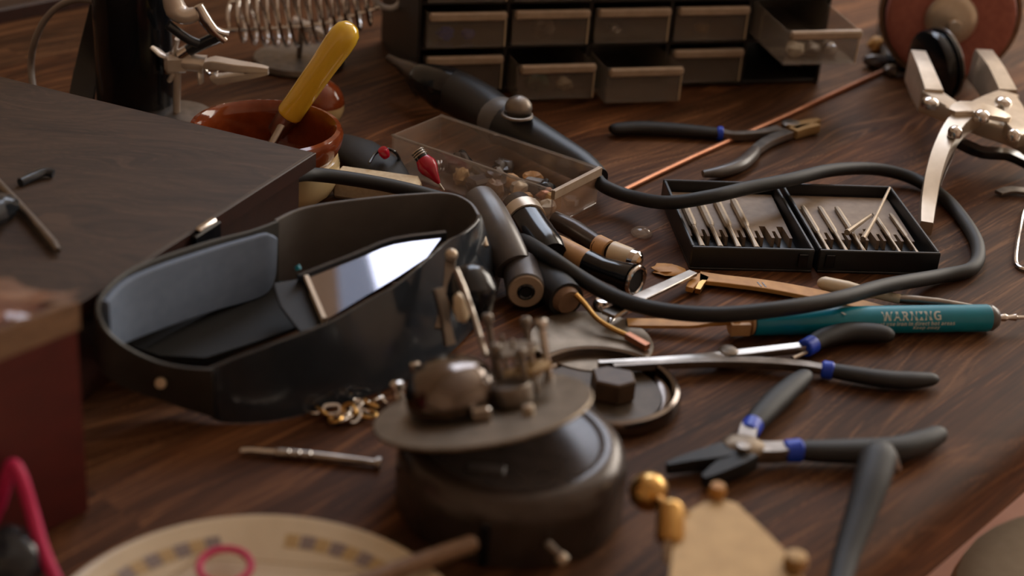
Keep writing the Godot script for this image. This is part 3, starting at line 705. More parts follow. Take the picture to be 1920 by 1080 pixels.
func build_red_box() -> void:
	var o := thing("red_box", "dark red cardboard box with crinkled clear film over its top", "box", Vector3(-0.1788, 0.75, 0.2508))
	var H := .1045
	var e1 := Vector2(-.62, .785); var e2 := Vector2(-.995, -.10)
	var c := func(u: float, v: float) -> Vector2: return e1 * u + e2 * v
	part("body", geo().prism(PackedVector2Array([c.call(0, 0), c.call(.13, 0), c.call(.13, .13), c.call(0, .13)]), 0, H, Transform3D.IDENTITY, .0012), M.red_card, o)
	var film := []
	var ns := FastNoiseLite.new(); ns.seed = 4; ns.frequency = 26.0
	var N := 22
	var tri := PackedVector3Array()
	var hgt := func(u: float, v: float) -> Vector3:
		var p: Vector2 = c.call(lerpf(-.002, .128, u), lerpf(-.001, .13, v))
		return Vector3(p.x, H + .002 + .010 * absf(ns.get_noise_2d(p.x, p.y)) + .004 * ns.get_noise_2d(p.x * 3.0, p.y * 3.0 + 9.0) + .001, p.y)
	var g := geo()
	for i in N:
		for k in N:
			var p0: Vector3 = hgt.call(float(i) / N, float(k) / N); var p1: Vector3 = hgt.call((i + 1.0) / N, float(k) / N)
			var p2: Vector3 = hgt.call((i + 1.0) / N, (k + 1.0) / N); var p3: Vector3 = hgt.call(float(i) / N, (k + 1.0) / N)
			g.t.append_array([p0, p1, p2, p0, p2, p3])
	part("film", g, M.cellophane, o, "crinkled clear film")
	part("film_edge", geo().prism(PackedVector2Array([c.call(-.001, .05), c.call(-.001, -.0008), c.call(.13, -.0008), c.call(.13, .004), c.call(.004, .004), c.call(.004, .05)]), H - .012, H + .001), M.brown_stick, o, "brown paper band round the top edge")
	single("pink_yarn", geo().sweep([Vector3(-0.214, 0.76, 0.2882), Vector3(-0.2069, 0.772, 0.2851), Vector3(-0.2013, 0.788, 0.2863), Vector3(-0.1985, 0.796, 0.2849), Vector3(-0.1944, 0.793, 0.2877), Vector3(-0.1895, 0.78, 0.2922), Vector3(-0.1829, 0.767, 0.3011), Vector3(-0.1742, 0.756, 0.3103)], [.0029], [], 10, 5), M.pink_cord, "loop of bright pink cord in front of the dark red box", "cord")
	single("dark_bead", blob(31, Vector3(.03, .024, .026)), M.visor_dark, "dark bluish lump under the pink cord", "lump", Vector3(-0.1958, 0.762, 0.304))

func build_visor() -> void:
	var o := thing("head_magnifier", "dark head-worn magnifier visor with grey padded band and lens plate", "magnifier", Vector3(-0.1121, 0.75, 0.117))
	# near shell, right to left
	var b0 := [Vector3(0.1042, 0.004, -0.1216), Vector3(0.1025, 0.001, -0.108), Vector3(0.0957, 0.001, -0.074), Vector3(0.082, 0.001, -0.034), Vector3(0.0658, 0.001, -0.0069), Vector3(0.046, 0.001, 0.0151), Vector3(0.0288, 0.001, 0.0287), Vector3(0.0024, 0.001, 0.0468), Vector3(-0.0201, 0.001, 0.0526), Vector3(-0.0292, 0.002, 0.0517)]
	var t0 := [Vector3(0.0903, 0.055, -0.0957), Vector3(0.0894, 0.055, -0.0855), Vector3(0.0832, 0.054, -0.0726), Vector3(0.0738, 0.053, -0.0594), Vector3(0.0551, 0.05, -0.0175), Vector3(0.0403, 0.047, 0.0007), Vector3(0.0231, 0.044, 0.0219), Vector3(-0.0025, 0.04, 0.0416), Vector3(-0.0213, 0.035, 0.0515), Vector3(-0.0287, 0.033, 0.0563)]
	part("front_shell", geo().band(b0, t0, .0026), M.visor_dark, o)
	# the band on to the left and round behind the head
	var t1 := [Vector3(-0.0267, 0.034, 0.0588), Vector3(-0.0401, 0.034, 0.0589), Vector3(-0.0524, 0.036, 0.0592), Vector3(-0.0655, 0.044, 0.0621), Vector3(-0.0746, 0.054, 0.0641), Vector3(-0.0796, 0.062, 0.0598), Vector3(-0.0792, 0.066, 0.0484), Vector3(-0.0737, 0.066, 0.0265), Vector3(-0.0633, 0.064, 0.005), Vector3(-0.0433, 0.06, -0.027), Vector3(-0.0279, 0.057, -0.0481), Vector3(-0.0166, 0.056, -0.0647)]
	var b1 := [Vector3(-0.0275, 0.003, 0.052), Vector3(-0.042, 0.004, 0.0479), Vector3(-0.0551, 0.008, 0.0474), Vector3(-0.0675, 0.016, 0.0536), Vector3(-0.0773, 0.026, 0.059), Vector3(-0.084, 0.034, 0.0535), Vector3(-0.0792, 0.034, 0.0484), Vector3(-0.0737, 0.03, 0.0265), Vector3(-0.0633, 0.025, 0.005), Vector3(-0.0433, 0.019, -0.027), Vector3(-0.0279, 0.015, -0.0481), Vector3(-0.0166, 0.012, -0.0647)]
	part("headband", geo().band(b1, t1, .0022), M.band_grey, o)
	# grey pad on the inner face of the far side
	var t2 := [Vector3(-0.0787, 0.064, 0.0505), Vector3(-0.075, 0.064, 0.0296), Vector3(-0.0648, 0.062, 0.0079), Vector3(-0.0451, 0.058, -0.0245), Vector3(-0.0296, 0.056, -0.0446), Vector3(-0.0211, 0.055, -0.0544), Vector3(-0.018, 0.05, -0.061)]
	var b2 := [Vector3(-0.0793, 0.036, 0.0479), Vector3(-0.075, 0.031, 0.0296), Vector3(-0.0648, 0.027, 0.0079), Vector3(-0.0451, 0.022, -0.0245), Vector3(-0.0296, 0.019, -0.0446), Vector3(-0.0212, 0.02, -0.0551), Vector3(-0.0181, 0.03, -0.0584)]
	var push := Vector3(.0012, 0, .0042)
	for i in t2.size():
		t2[i] += push; b2[i] += push
	part("pad", geo().band(b2, t2, .004), M.pad_grey, o, "soft grey forehead pad")
	# far shell
	var t3 := [Vector3(-0.0179, 0.056, -0.0659), Vector3(-0.0078, 0.056, -0.0819), Vector3(0.0082, 0.056, -0.0937), Vector3(0.0306, 0.056, -0.1054), Vector3(0.0508, 0.056, -0.1139), Vector3(0.0716, 0.056, -0.1195), Vector3(0.0843, 0.056, -0.1099), Vector3(0.0903, 0.055, -0.0957)]
	var b3 := [Vector3(-0.0179, 0.01, -0.0659), Vector3(-0.0078, 0.006, -0.0819), Vector3(0.0082, 0.003, -0.0937), Vector3(0.0306, 0.002, -0.1054), Vector3(0.0508, 0.001, -0.1139), Vector3(0.0716, 0.001, -0.1195), Vector3(0.0843, 0.001, -0.1099), Vector3(0.0903, 0.001, -0.0957)]
	part("far_shell", geo().band(b3, t3, .0026), M.visor_grey, o)
	# lens plate
	var nn: Vector3 = Vector3(0, 0.972, 0.235)
	var quad := [Vector3(0.0018, 0.0395, -0.0327), Vector3(0.0276, 0.0447, -0.0539), Vector3(0.0462, 0.048, -0.0676), Vector3(0.0732, 0.0501, -0.0764), Vector3(0.0653, 0.0449, -0.0549), Vector3(0.0517, 0.0408, -0.0378), Vector3(0.0179, 0.0315, 0.0006)]
	var up := []; var dn := []
	for p in quad: up.append(p + nn * .0012); dn.append(p - nn * .0012)
	part("lens_plate", geo().loft([PackedVector3Array(dn), PackedVector3Array(up)]), M.lens_dark, o, "dark glossy lens plate")
	part("lens_frame", geo().sweep([Vector3(0.0042, 0.0402, -0.0311), Vector3(0.011, 0.0365, -0.0161), Vector3(0.0183, 0.0327, 0)], [.0012], [.002], 8, 2, true), M.ivory, o)
	part("lens_frame", geo().sweep([Vector3(0.0004, 0.0391, -0.0308), Vector3(0.0279, 0.0442, -0.0521), Vector3(0.0463, 0.0477, -0.0663), Vector3(0.0739, 0.0499, -0.0755)], [.0018], [.0026], 8, 3, true), M.visor_dark, o)
	part("inner_plate", geo().sweep([Vector3(-0.0051, 0.037, -0.0307), Vector3(0.0028, 0.0324, -0.0161), Vector3(0.0138, 0.0281, 0.002)], [.008, .010, .008], [.001], 8, 3, true), M.black_rubber, o)
	part("hinge_pin", geo().sweep([Vector3(-0.0011, 0.046, -0.033), Vector3(0.0001, 0.044, -0.0322)], [.0016], [], 8, 1), M.teal, o)
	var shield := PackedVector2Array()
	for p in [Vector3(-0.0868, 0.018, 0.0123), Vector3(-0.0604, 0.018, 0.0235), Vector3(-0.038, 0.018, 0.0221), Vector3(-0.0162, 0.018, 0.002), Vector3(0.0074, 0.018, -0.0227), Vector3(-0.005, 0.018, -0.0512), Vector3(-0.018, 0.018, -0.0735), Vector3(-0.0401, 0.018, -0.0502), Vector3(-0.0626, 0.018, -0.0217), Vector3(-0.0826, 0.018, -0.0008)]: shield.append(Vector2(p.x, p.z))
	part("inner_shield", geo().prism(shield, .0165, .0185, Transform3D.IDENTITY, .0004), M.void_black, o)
	# hinge arm and knob at the right end
	var hz := part("hinge_arm", geo().sweep([Vector3(0.0787, 0.056, -0.0435), Vector3(0.0789, 0.046, -0.0333), Vector3(0.0782, 0.034, -0.02), Vector3(0.0775, 0.026, -0.0125)], [.003, .0028, .0028, .004], [.002], 8, 3, true), M.dull_steel, o)
	part("hinge_screw", blob(3, Vector3(.007, .007, .007), Transform3D(Basis.IDENTITY, Vector3(0.0792, 0.0575, -0.0366)), .02), M.nickel, hz)
	part("side_knob", geo().sweep([Vector3(0.0896, 0.05, -0.0272), Vector3(0.0914, 0.046, -0.0201), Vector3(0.0927, 0.034, -0.0194)], [.010, .0135, .010], [], 16, 3), M.gloss_black, o)
	part("rivet", geo().lathe([Vector2(0, 0), Vector2(.0028, 0), Vector2(.0026, .0012), Vector2(0, .0018)], Transform3D(Basis(Vector3.RIGHT, 1.3), Vector3(-0.0518, 0.0235, 0.0568) + Vector3(0, 0, .001)), 14), M.ivory, o)
	# grey lamp tube
	var l := thing("lamp_tube", "bent grey plastic tube with a hole in its end, against the visor", "tube", Vector3(0.0005, 0.75, 0.0135))
	part("sleeve", geo().sweep([Vector3(-0.0242, 0.036, -0.054), Vector3(-0.0179, 0.033, -0.0394), Vector3(-0.0095, 0.027, -0.0205), Vector3(-0.0008, 0.018, -0.0052)], [.0105, .0118, .0120, .0112], [], 20, 3), M.tube_grey, l)
	var e1: Vector3 = Vector3(0.0074, 0.014, 0.0166); var e0: Vector3 = e1 - Vector3(.13, -.03, .99).normalized() * .030
	part("socket", geo().lathe([Vector2(0, 0), Vector2(.010, 0), Vector2(.0112, .003), Vector2(.0112, (e1 - e0).length() - .0008), Vector2(.0104, (e1 - e0).length()), Vector2(.0036, (e1 - e0).length()), Vector2(.003, (e1 - e0).length() - .012), Vector2(0, (e1 - e0).length() - .012)], along(e0, e1), 24), M.tube_grey, l)
	part("end_face", geo().lathe([Vector2(0, -.001), Vector2(.0100, -.001), Vector2(.0102, .0002), Vector2(.0096, .0008), Vector2(.0040, .0008), Vector2(.0036, -.0004), Vector2(0, -.0004)], along(e1, e1 + e1 - e0), 24), M.drawer_lip, l, "paler end face with a hole")
	part("bore", geo().lathe([Vector2(0, -.0004), Vector2(.0034, -.0004), Vector2(.0033, .0002), Vector2(0, .0002)], along(e1, e1 + e1 - e0), 16), M.void_black, l)
	part("bezel", ring(e1 + (e1 - e0).normalized() * .0006, .0042, .0011, along(e0, e1).basis, 18, 6), M.gloss_black, l)
	part("clip", geo().sweep([Vector3(-0.0251, 0.046, -0.0145), Vector3(-0.021, 0.043, 0.0015), Vector3(-0.0166, 0.037, 0.0105)], [.0012, .0022, .0016], [.0012], 8, 3), M.nickel, l)

func build_clear_box() -> void:
	var o := thing("clear_box", "open clear plastic box full of odd small parts", "box", Vector3(0.0239, 0.75, -0.0942), -33.0)
	var A: Vector3 = Vector3(0.0023, 0.026, 0.0073); var B: Vector3 = Vector3(0.0093, 0.026, -0.0447); var Cc: Vector3 = Vector3(-0.1295, 0.026, 0.0056)
	A.y = 0; B.y = 0; Cc.y = 0
	var u := (Cc - A).normalized(); var L := (Cc - A).length()
	var v := Vector3(-u.z, 0, u.x)
	if v.dot(B - A) < 0: v = -v
	var Wd := (B - A).dot(v)
	var H := .026
	var w := func(p: float, q: float) -> Vector2:
		var r: Vector3 = A + u * p + v * q
		return Vector2(r.x, r.z)
	var wl := func(p0: float, q0: float, p1: float, q1: float, y0: float, y1: float) -> Geo:
		return geo().prism(PackedVector2Array([w.call(p0, q0), w.call(p1, q0), w.call(p1, q1), w.call(p0, q1)]), y0, y1, Transform3D.IDENTITY, .0003)
	part("bottom", wl.call(0, 0, L, Wd, 0, .0014), M.clear_plastic, o)
	part("end_wall", wl.call(0, 0, .0018, Wd, .0014, H), M.end_plastic, o)
	part("end_wall", wl.call(L - .0016, 0, L, Wd, .0014, H), M.clear_plastic, o)
	part("side_wall", wl.call(.0016, 0, L - .0016, .0016, .0014, H), M.clear_plastic, o)
	part("side_wall", wl.call(.0016, Wd - .0016, L - .0016, Wd, .0014, H), M.clear_plastic, o)
	part("rim", wl.call(-.0012, -.0012, .0016, Wd + .0012, H - .0055, H + .0006), M.drawer_lip, o, "pale ledge of the box end")
	part("rim", wl.call(.0016, Wd - .001, L, Wd + .0012, H - .0012, H + .0004), M.drawer_plastic, o)
	part("rim", wl.call(.0016, -.0012, L, .001, H - .0012, H + .0004), M.drawer_plastic, o)
	# what lies in it
	var x := o.transform
	var put := func(p: float, q: float, y: float) -> Vector3:
		var r: Vector3 = A + u * L * p + v * Wd * q
		return x * Vector3(r.x, y + .0016, r.z)
	var G := "odd parts in the clear box"
	single("plastic_knob", blob(2, Vector3(.012, .011, .012), Transform3D.IDENTITY, .1), M.tan, "tan rounded knob near the middle of the clear box", "knob", put.call(.40, .55, .006), G)
	single("hook", geo().sweep([Vector3(-.018, .012, -.002), Vector3(-.014, .015, 0), Vector3(-.010, .0095, 0), Vector3(-.002, .006, .002), Vector3(.010, .003, .004), Vector3(.018, .0022, .006)], [.0012, .002, .003, .0028, .0024, .0016], [], 8, 4), M.gloss_black, "black bent hook lying in the clear box", "hook", put.call(.60, .55, 0), G, -30.0)
	single("ring", ring(Vector3(0, .0014, 0), .006, .0013), M.nickel, "nickel split ring in the clear box", "ring", put.call(.20, .35, 0), G)
	single("bushing", geo().lathe([Vector2(0, 0), Vector2(.0055, 0), Vector2(.0058, .001), Vector2(.0058, .007), Vector2(.004, .009), Vector2(0, .0092)], Transform3D.IDENTITY, 18), M.brass, "brass bushing near the end of the clear box", "bushing", put.call(.13, .5, 0), G)
	single("nut", geo().lathe([Vector2(0, 0), Vector2(.005, 0), Vector2(.0052, .004), Vector2(.004, .005), Vector2(0, .005)], Transform3D.IDENTITY, 6), M.steel, "small steel hexagon nut in the clear box", "nut", put.call(.08, .72, 0), G)
	single("clip", geo().box(Vector3(.016, .006, .007), Transform3D(Basis(Vector3.UP, .4), Vector3(0, .003, 0)), .001), M.ochre, "ochre clip against the wall of the clear box", "clip", put.call(.27, .30, 0), G)
	single("stub", geo().box(Vector3(.020, .010, .012), Transform3D(Basis(Vector3.UP, .7), Vector3(0, .005, 0)), .002), M.case_brown, "dark brown stub lying in the clear box", "stub", put.call(.50, .25, 0), G)
	single("stub", geo().box(Vector3(.018, .009, .010), Transform3D(Basis(Vector3.UP, -.4), Vector3(0, .0045, 0)), .002), M.dull_steel, "grey metal stub lying in the clear box", "stub", put.call(.29, .72, 0), G)
	var odd := [["bead", "tan", "pale tan bead against the back wall of the clear box", .34, .80, .011], ["bead", "ivory", "ivory bead at the end of the clear box", .10, .25, .010], ["pebble", "brown_block", "dark brown pebble in the clear box", .46, .42, .014],
		["pebble", "brown_stick", "light brown pebble beside the dark one in the clear box", .40, .22, .012], ["cap", "visor_dark", "dark blue cap near the grey stub in the clear box", .22, .68, .011], ["pebble", "case_brown", "large dark pebble by the far end of the clear box", .70, .45, .016],
		["fitting", "nickel", "bright nickel fitting by the middle of the clear box wall", .33, .45, .010], ["fitting", "dull_brass", "dull brass fitting by the far end of the clear box", .62, .24, .011], ["pebble", "tube_grey", "grey pebble at the back of the clear box", .52, .78, .013], ["fitting", "copper", "copper coloured fitting near the split ring in the clear box", .17, .52, .010]]
	for k in odd.size():
		var e: Array = odd[k]
		var sz: float = e[5]
		single(e[0], blob(100 + k * 3, Vector3(sz * 1.25, sz, sz), Transform3D.IDENTITY, .3), M[e[1]], e[2], e[0], put.call(e[3], e[4], sz * .5), G, k * 37.0)
	var cp := []
	for k in 60: cp.append(Vector3(-.008 + .016 * k / 59.0, .0045 + .0038 * sin(k * TAU / 8.0), .0038 * cos(k * TAU / 8.0)))
	single("spring", geo().sweep(cp, [.0007], [], 6, 1), M.chrome, "short bright coil spring in the clear box", "spring", put.call(.80, .30, 0), G, 25.0)
	# red-headed pins beside the box
	var r1 := thing("red_pin", "red teardrop-headed pin leaning by the clear box", "pin", Vector3(-0.0544, 0.75, -0.1282))
	var pa: Vector3 = Vector3(-0.0066, 0.02, 0.003); var pb: Vector3 = Vector3(0.0031, 0.01, 0.0102)
	part("head", geo().lathe([Vector2(0, -.0075), Vector2(.0048, -.0056), Vector2(.0066, -.001), Vector2(.0060, .003), Vector2(.0036, .0075), Vector2(.0017, .0125), Vector2(0, .0155)], along(pa, pb), 20), M.red_bead, r1)
	part("point", rod(pb - (pb - pa).normalized() * .004, pb + (pb - pa).normalized() * .004, .0007), M.steel, r1)
	part("collar", rod(pa - (pb - pa).normalized() * .012, pa - (pb - pa).normalized() * .005, .0044), M.gloss_black, r1)
	for k in 3:
		part("collar_band", ring(pa - (pb - pa).normalized() * (.0082 + k * .0016), .0044, .0004, along(pa, pb).basis, 16, 6), M.nickel, r1)
	var r2 := thing("red_pin", "small red bead on a curved dark wire near the felt block", "pin", Vector3(-0.0917, 0.75, -0.1681))
	part("head", geo().lathe([Vector2(0, -.004), Vector2(.003, -.003), Vector2(.0036, 0), Vector2(.0028, .0035), Vector2(0, .0055)], along(Vector3(0.0016, 0.024, 0.0357), Vector3(0.0044, 0.018, 0.0334)), 16), M.red_bead, r2)
	part("wire", geo().sweep([Vector3(-0.0067, 0.0205, 0.0472), Vector3(-0.0034, 0.023, 0.0343), Vector3(0.0047, 0.025, 0.032), Vector3(0.0102, 0.02, 0.0297), Vector3(0.0109, 0.004, 0.0093)], [.0011], [], 8, 4), M.gloss_black, r2)
	# black cloth-like sleeve behind the pins
	single("pouch", geo().sweep([Vector3(-0.1256, 0.756, -0.1929), Vector3(-0.1103, 0.76, -0.1636), Vector3(-0.0901, 0.76, -0.137), Vector3(-0.074, 0.754, -0.1257)], [.008, .016, .016, .008], [.004, .0085, .008, .003], 16, 4), M.black_rubber, "soft black pouch between the glazed bowl and the clear box", "pouch")

func build_handpiece() -> void:
	var o := thing("rotary_handpiece", "black rotary tool handpiece with tapered nose, lying behind the clear box", "rotary tool", Vector3(-0.0073, 0.75, -0.2049))
	part("collet", geo().sweep([Vector3(-0.0982, 0.03, -0.0979), Vector3(-0.0893, 0.029, -0.0884), Vector3(-0.0787, 0.028, -0.077), Vector3(-0.0699, 0.027, -0.0678)], [.0028, .0042, .0075, .0095], [], 16, 3), M.case_brown, o)
	part("nose", geo().sweep([Vector3(-0.0733, 0.0275, -0.0703), Vector3(-0.0665, 0.027, -0.064), Vector3(-0.0541, 0.025, -0.0564), Vector3(-0.046, 0.024, -0.0519)], [.009, .0125, .0165, .0165], [], 20, 3), M.gloss_black, o)
	part("body", geo().sweep([Vector3(-0.0493, 0.0245, -0.0543), Vector3(-0.0394, 0.0235, -0.0459), Vector3(-0.0255, 0.022, -0.0311), Vector3(-0.0132, 0.021, -0.0131), Vector3(-0.0108, 0.0205, -0.0097)], [.0155, .0165, .0168, .016, .0145], [], 22, 3), M.black_plastic, o)
	part("ring", geo().sweep([Vector3(-0.0124, 0.021, -0.0132), Vector3(-0.0092, 0.0205, -0.008), Vector3(-0.0068, 0.02, -0.0056)], [.0166, .0168, .0160], [], 22, 2), M.visor_grey, o)
	part("tail", geo().sweep([Vector3(-0.0076, 0.0205, -0.0062), Vector3(0.0063, 0.02, 0.0089), Vector3(0.0288, 0.018, 0.0325), Vector3(0.0469, 0.017, 0.0527), Vector3(0.0582, 0.016, 0.0698)], [.0155, .0145, .0125, .0105, .0075], [], 20, 3), M.black_plastic, o)
	part("button", blob(8, Vector3(.019, .017, .019), Transform3D(Basis.IDENTITY, Vector3(0.002, 0.04, 0.0131)), .02), M.dull_steel, o, "grey round locking button")
	part("button_ring", ring(Vector3(0.0017, 0.036, 0.017), .0098, .0014), M.dull_steel, o)
	part("cable", geo().sweep([Vector3(0.0568, 0.016, 0.0683), Vector3(0.0623, 0.015, 0.0791), Vector3(0.0783, 0.013, 0.087), Vector3(0.1001, 0.022, 0.1133), Vector3(0.1267, 0.027, 0.1103), Vector3(0.152, 0.027, 0.0917), Vector3(0.1828, 0.025, 0.0669), Vector3(0.2167, 0.02, 0.0318), Vector3(0.2518, 0.012, 0.0036), Vector3(0.279, 0.007, 0.0025), Vector3(0.2963, 0.0048, 0.0283), Vector3(0.3026, 0.0046, 0.0695), Vector3(0.3017, 0.0046, 0.1072), Vector3(0.2906, 0.0048, 0.1381), Vector3(0.2661, 0.006, 0.156), Vector3(0.2247, 0.016, 0.1958), Vector3(0.1863, 0.024, 0.2361), Vector3(0.1507, 0.026, 0.2574), Vector3(0.1187, 0.022, 0.2609), Vector3(0.0906, 0.017, 0.2511), Vector3(0.0672, 0.017, 0.241), Vector3(0.0462, 0.018, 0.2214), Vector3(0.0241, 0.026, 0.209), Vector3(0.0068, 0.012, 0.1584), Vector3(-0.0147, 0.007, 0.1216), Vector3(-0.034, 0.01, 0.1122), Vector3(-0.0543, 0.016, 0.1148), Vector3(-0.0776, 0.022, 0.1197), Vector3(-0.1034, 0.028, 0.1279), Vector3(-0.1202, 0.033, 0.1381), Vector3(-0.1265, 0.039, 0.1544), Vector3(-0.131, 0.0435, 0.1701), Vector3(-0.1348, 0.047, 0.1815)], [.0045], [], 12, 6), M.cable_rubber, o, "long black rubber cable")

func build_bits() -> void:
	var o := thing("bit_case", "open black two-leaf case of small driver bits", "bit case", Vector3(0.1065, 0.75, -0.0428), 7.0)
	var W := .0765; var D: float = absf(Vector3(-0.0011, 0.016, -0.1033).z)
	var sh := -.0
	for s in 2:
		var lf := Node3D.new(); lf.name = numbered(o, "leaf"); o.add_child(lf)
		lf.position = Vector3(s * (W + .003), 0, 0)
		var H := .0155
		part("floor_panel", geo().from_to(Vector3(0, 0, -D), Vector3(W, .0018, 0), .0006), M.black_plastic, lf)
		part("rim_wall", geo().from_to(Vector3(0, .0018, -.0022), Vector3(W, H, 0), .0006), M.black_plastic, lf)
		part("rim_wall", geo().from_to(Vector3(0, .0018, -D), Vector3(W, H, -D + .0022), .0006), M.black_plastic, lf)
		part("rim_wall", geo().from_to(Vector3(0, .0018, -D + .0022), Vector3(.0022, H, -.0022), .0006), M.black_plastic, lf)
		part("rim_wall", geo().from_to(Vector3(W - .0022, .0018, -D + .0022), Vector3(W, H, -.0022), .0006), M.black_plastic, lf)
		# pale insert with notches that hold the bits
		var out := PackedVector2Array([Vector2(.003, -D + .004)])
		out.append(Vector2(W - .003, -D + .004))
		var zf := -.032
		var n := 6
		for k in n:
			var x1 := W - .004 - k * (W - .008) / n; var x0 := W - .004 - (k + 1) * (W - .008) / n
			var m := (x0 + x1) / 2.0
			for q in [[x1 - .0012, zf], [m + .0026, zf], [m + .0020, zf - .017], [m - .0020, zf - .017], [m - .0026, zf], [x0 + .0014, zf], [x0 + .0012, zf - .010], [x0 - .0008, zf - .010]]:
				if k < n - 1 or q[0] > .0035: out.append(Vector2(q[0], q[1]))
		out.append(Vector2(.003, zf))
		part("insert", geo().prism(out, .0018, .0080, Transform3D.IDENTITY, .0002), M.bit_tray, lf, "pale notched insert")
		part("latch", geo().from_to(Vector3(.004 if s else W - .010, .004, 0), Vector3(.010 if s else W - .004, .013, .0016), .0005), M.gloss_black, lf)
	for z in [-.022, -D + .02]:
		part("hinge", rod(Vector3(W + .0015, .008, z - .010), Vector3(W + .0015, .008, z + .010), .0022), M.gloss_black, o)
	# driver bits, each a thing
	var bit := func(called: String, label: String, x: float, z0: float, z1: float, y: float, fat: float) -> Node3D:
		var t := thing(called, label, "driver bit", o.transform * Vector3(x, y, (z0 + z1) / 2.0), 7.0, "driver bits in the black case")
		var Lh := -absf(z1 - z0) / 2.0
		part("shank", geo().sweep([Vector3(0, 0, Lh), Vector3(0, 0, Lh * .86), Vector3(0, 0, -Lh * .1), Vector3(0, 0, -Lh * .2)], [fat * .7, fat, fat, fat * .6], [], 8, 1), M.bit_steel, t)
		part("tip", geo().sweep([Vector3(0, 0, -Lh * .15), Vector3(0, 0, -Lh * .7), Vector3(0, 0, -Lh)], [fat * .55, fat * .5, fat * .7], [fat * .55, fat * .5, fat * .22], 8, 1), M.bit_steel, t)
		return t
	var st := (W - .008) / 6.0
	for k in 4:
		bit.call("driver_bit", ["thick driver bit next to the rim far from the hinge", "second thick driver bit, counted from the rim far from the hinge", "third thick driver bit, counted from the rim far from the hinge", "thick driver bit next to the empty notches"][k], W - .004 - (5.5 - k) * st, -.014, -.085, .0098, .0026)
	for k in [5, 4, 3]:
		bit.call("driver_bit", {5: "slim driver bit next to the hinge", 4: "second slim driver bit, counted from the hinge", 3: "third slim driver bit, counted from the hinge"}[k], 2 * W + .003 - .004 - (k + .5) * st, -.012, -.078, .0095, .0019)
	for k in [1, 0]:
		bit.call("driver_bit", ["thin driver bit next to the outer rim beyond the leaning bit", "thin driver bit between the leaning bit and the last one"][k], 2 * W + .003 - .004 - (k + .5) * st, -.012, -.070, .0095, .0015)
	single("loose_bit", geo().sweep([Vector3(0.2147, 0.766, -0.0731), Vector3(0.2259, 0.769, -0.0991), Vector3(0.2419, 0.774, -0.1402)], [.0018, .0014, .0008], [], 8, 2), M.bit_steel, "loose pointed driver bit leaning up against the case rim", "driver bit")
	single("loose_bit", geo().sweep([Vector3(0.2069, 0.7642, -0.0849), Vector3(0.214, 0.7642, -0.0959), Vector3(0.2267, 0.7642, -0.1147)], [.0020, .0017, .0012], [], 8, 2), M.bit_steel, "loose short driver bit lying aslant on the pale insert", "driver bit")
	single("glass_cabochon", geo().lathe([Vector2(0, 0), Vector2(.0062, 0), Vector2(.007, .001), Vector2(.0066, .0026), Vector2(.004, .0044), Vector2(0, .005)], Transform3D.IDENTITY, 24), M.clear_plastic, "small clear glass dome on bare wood beside the bit case", "cabochon", Vector3(0.0792, 0.75, -0.0884))

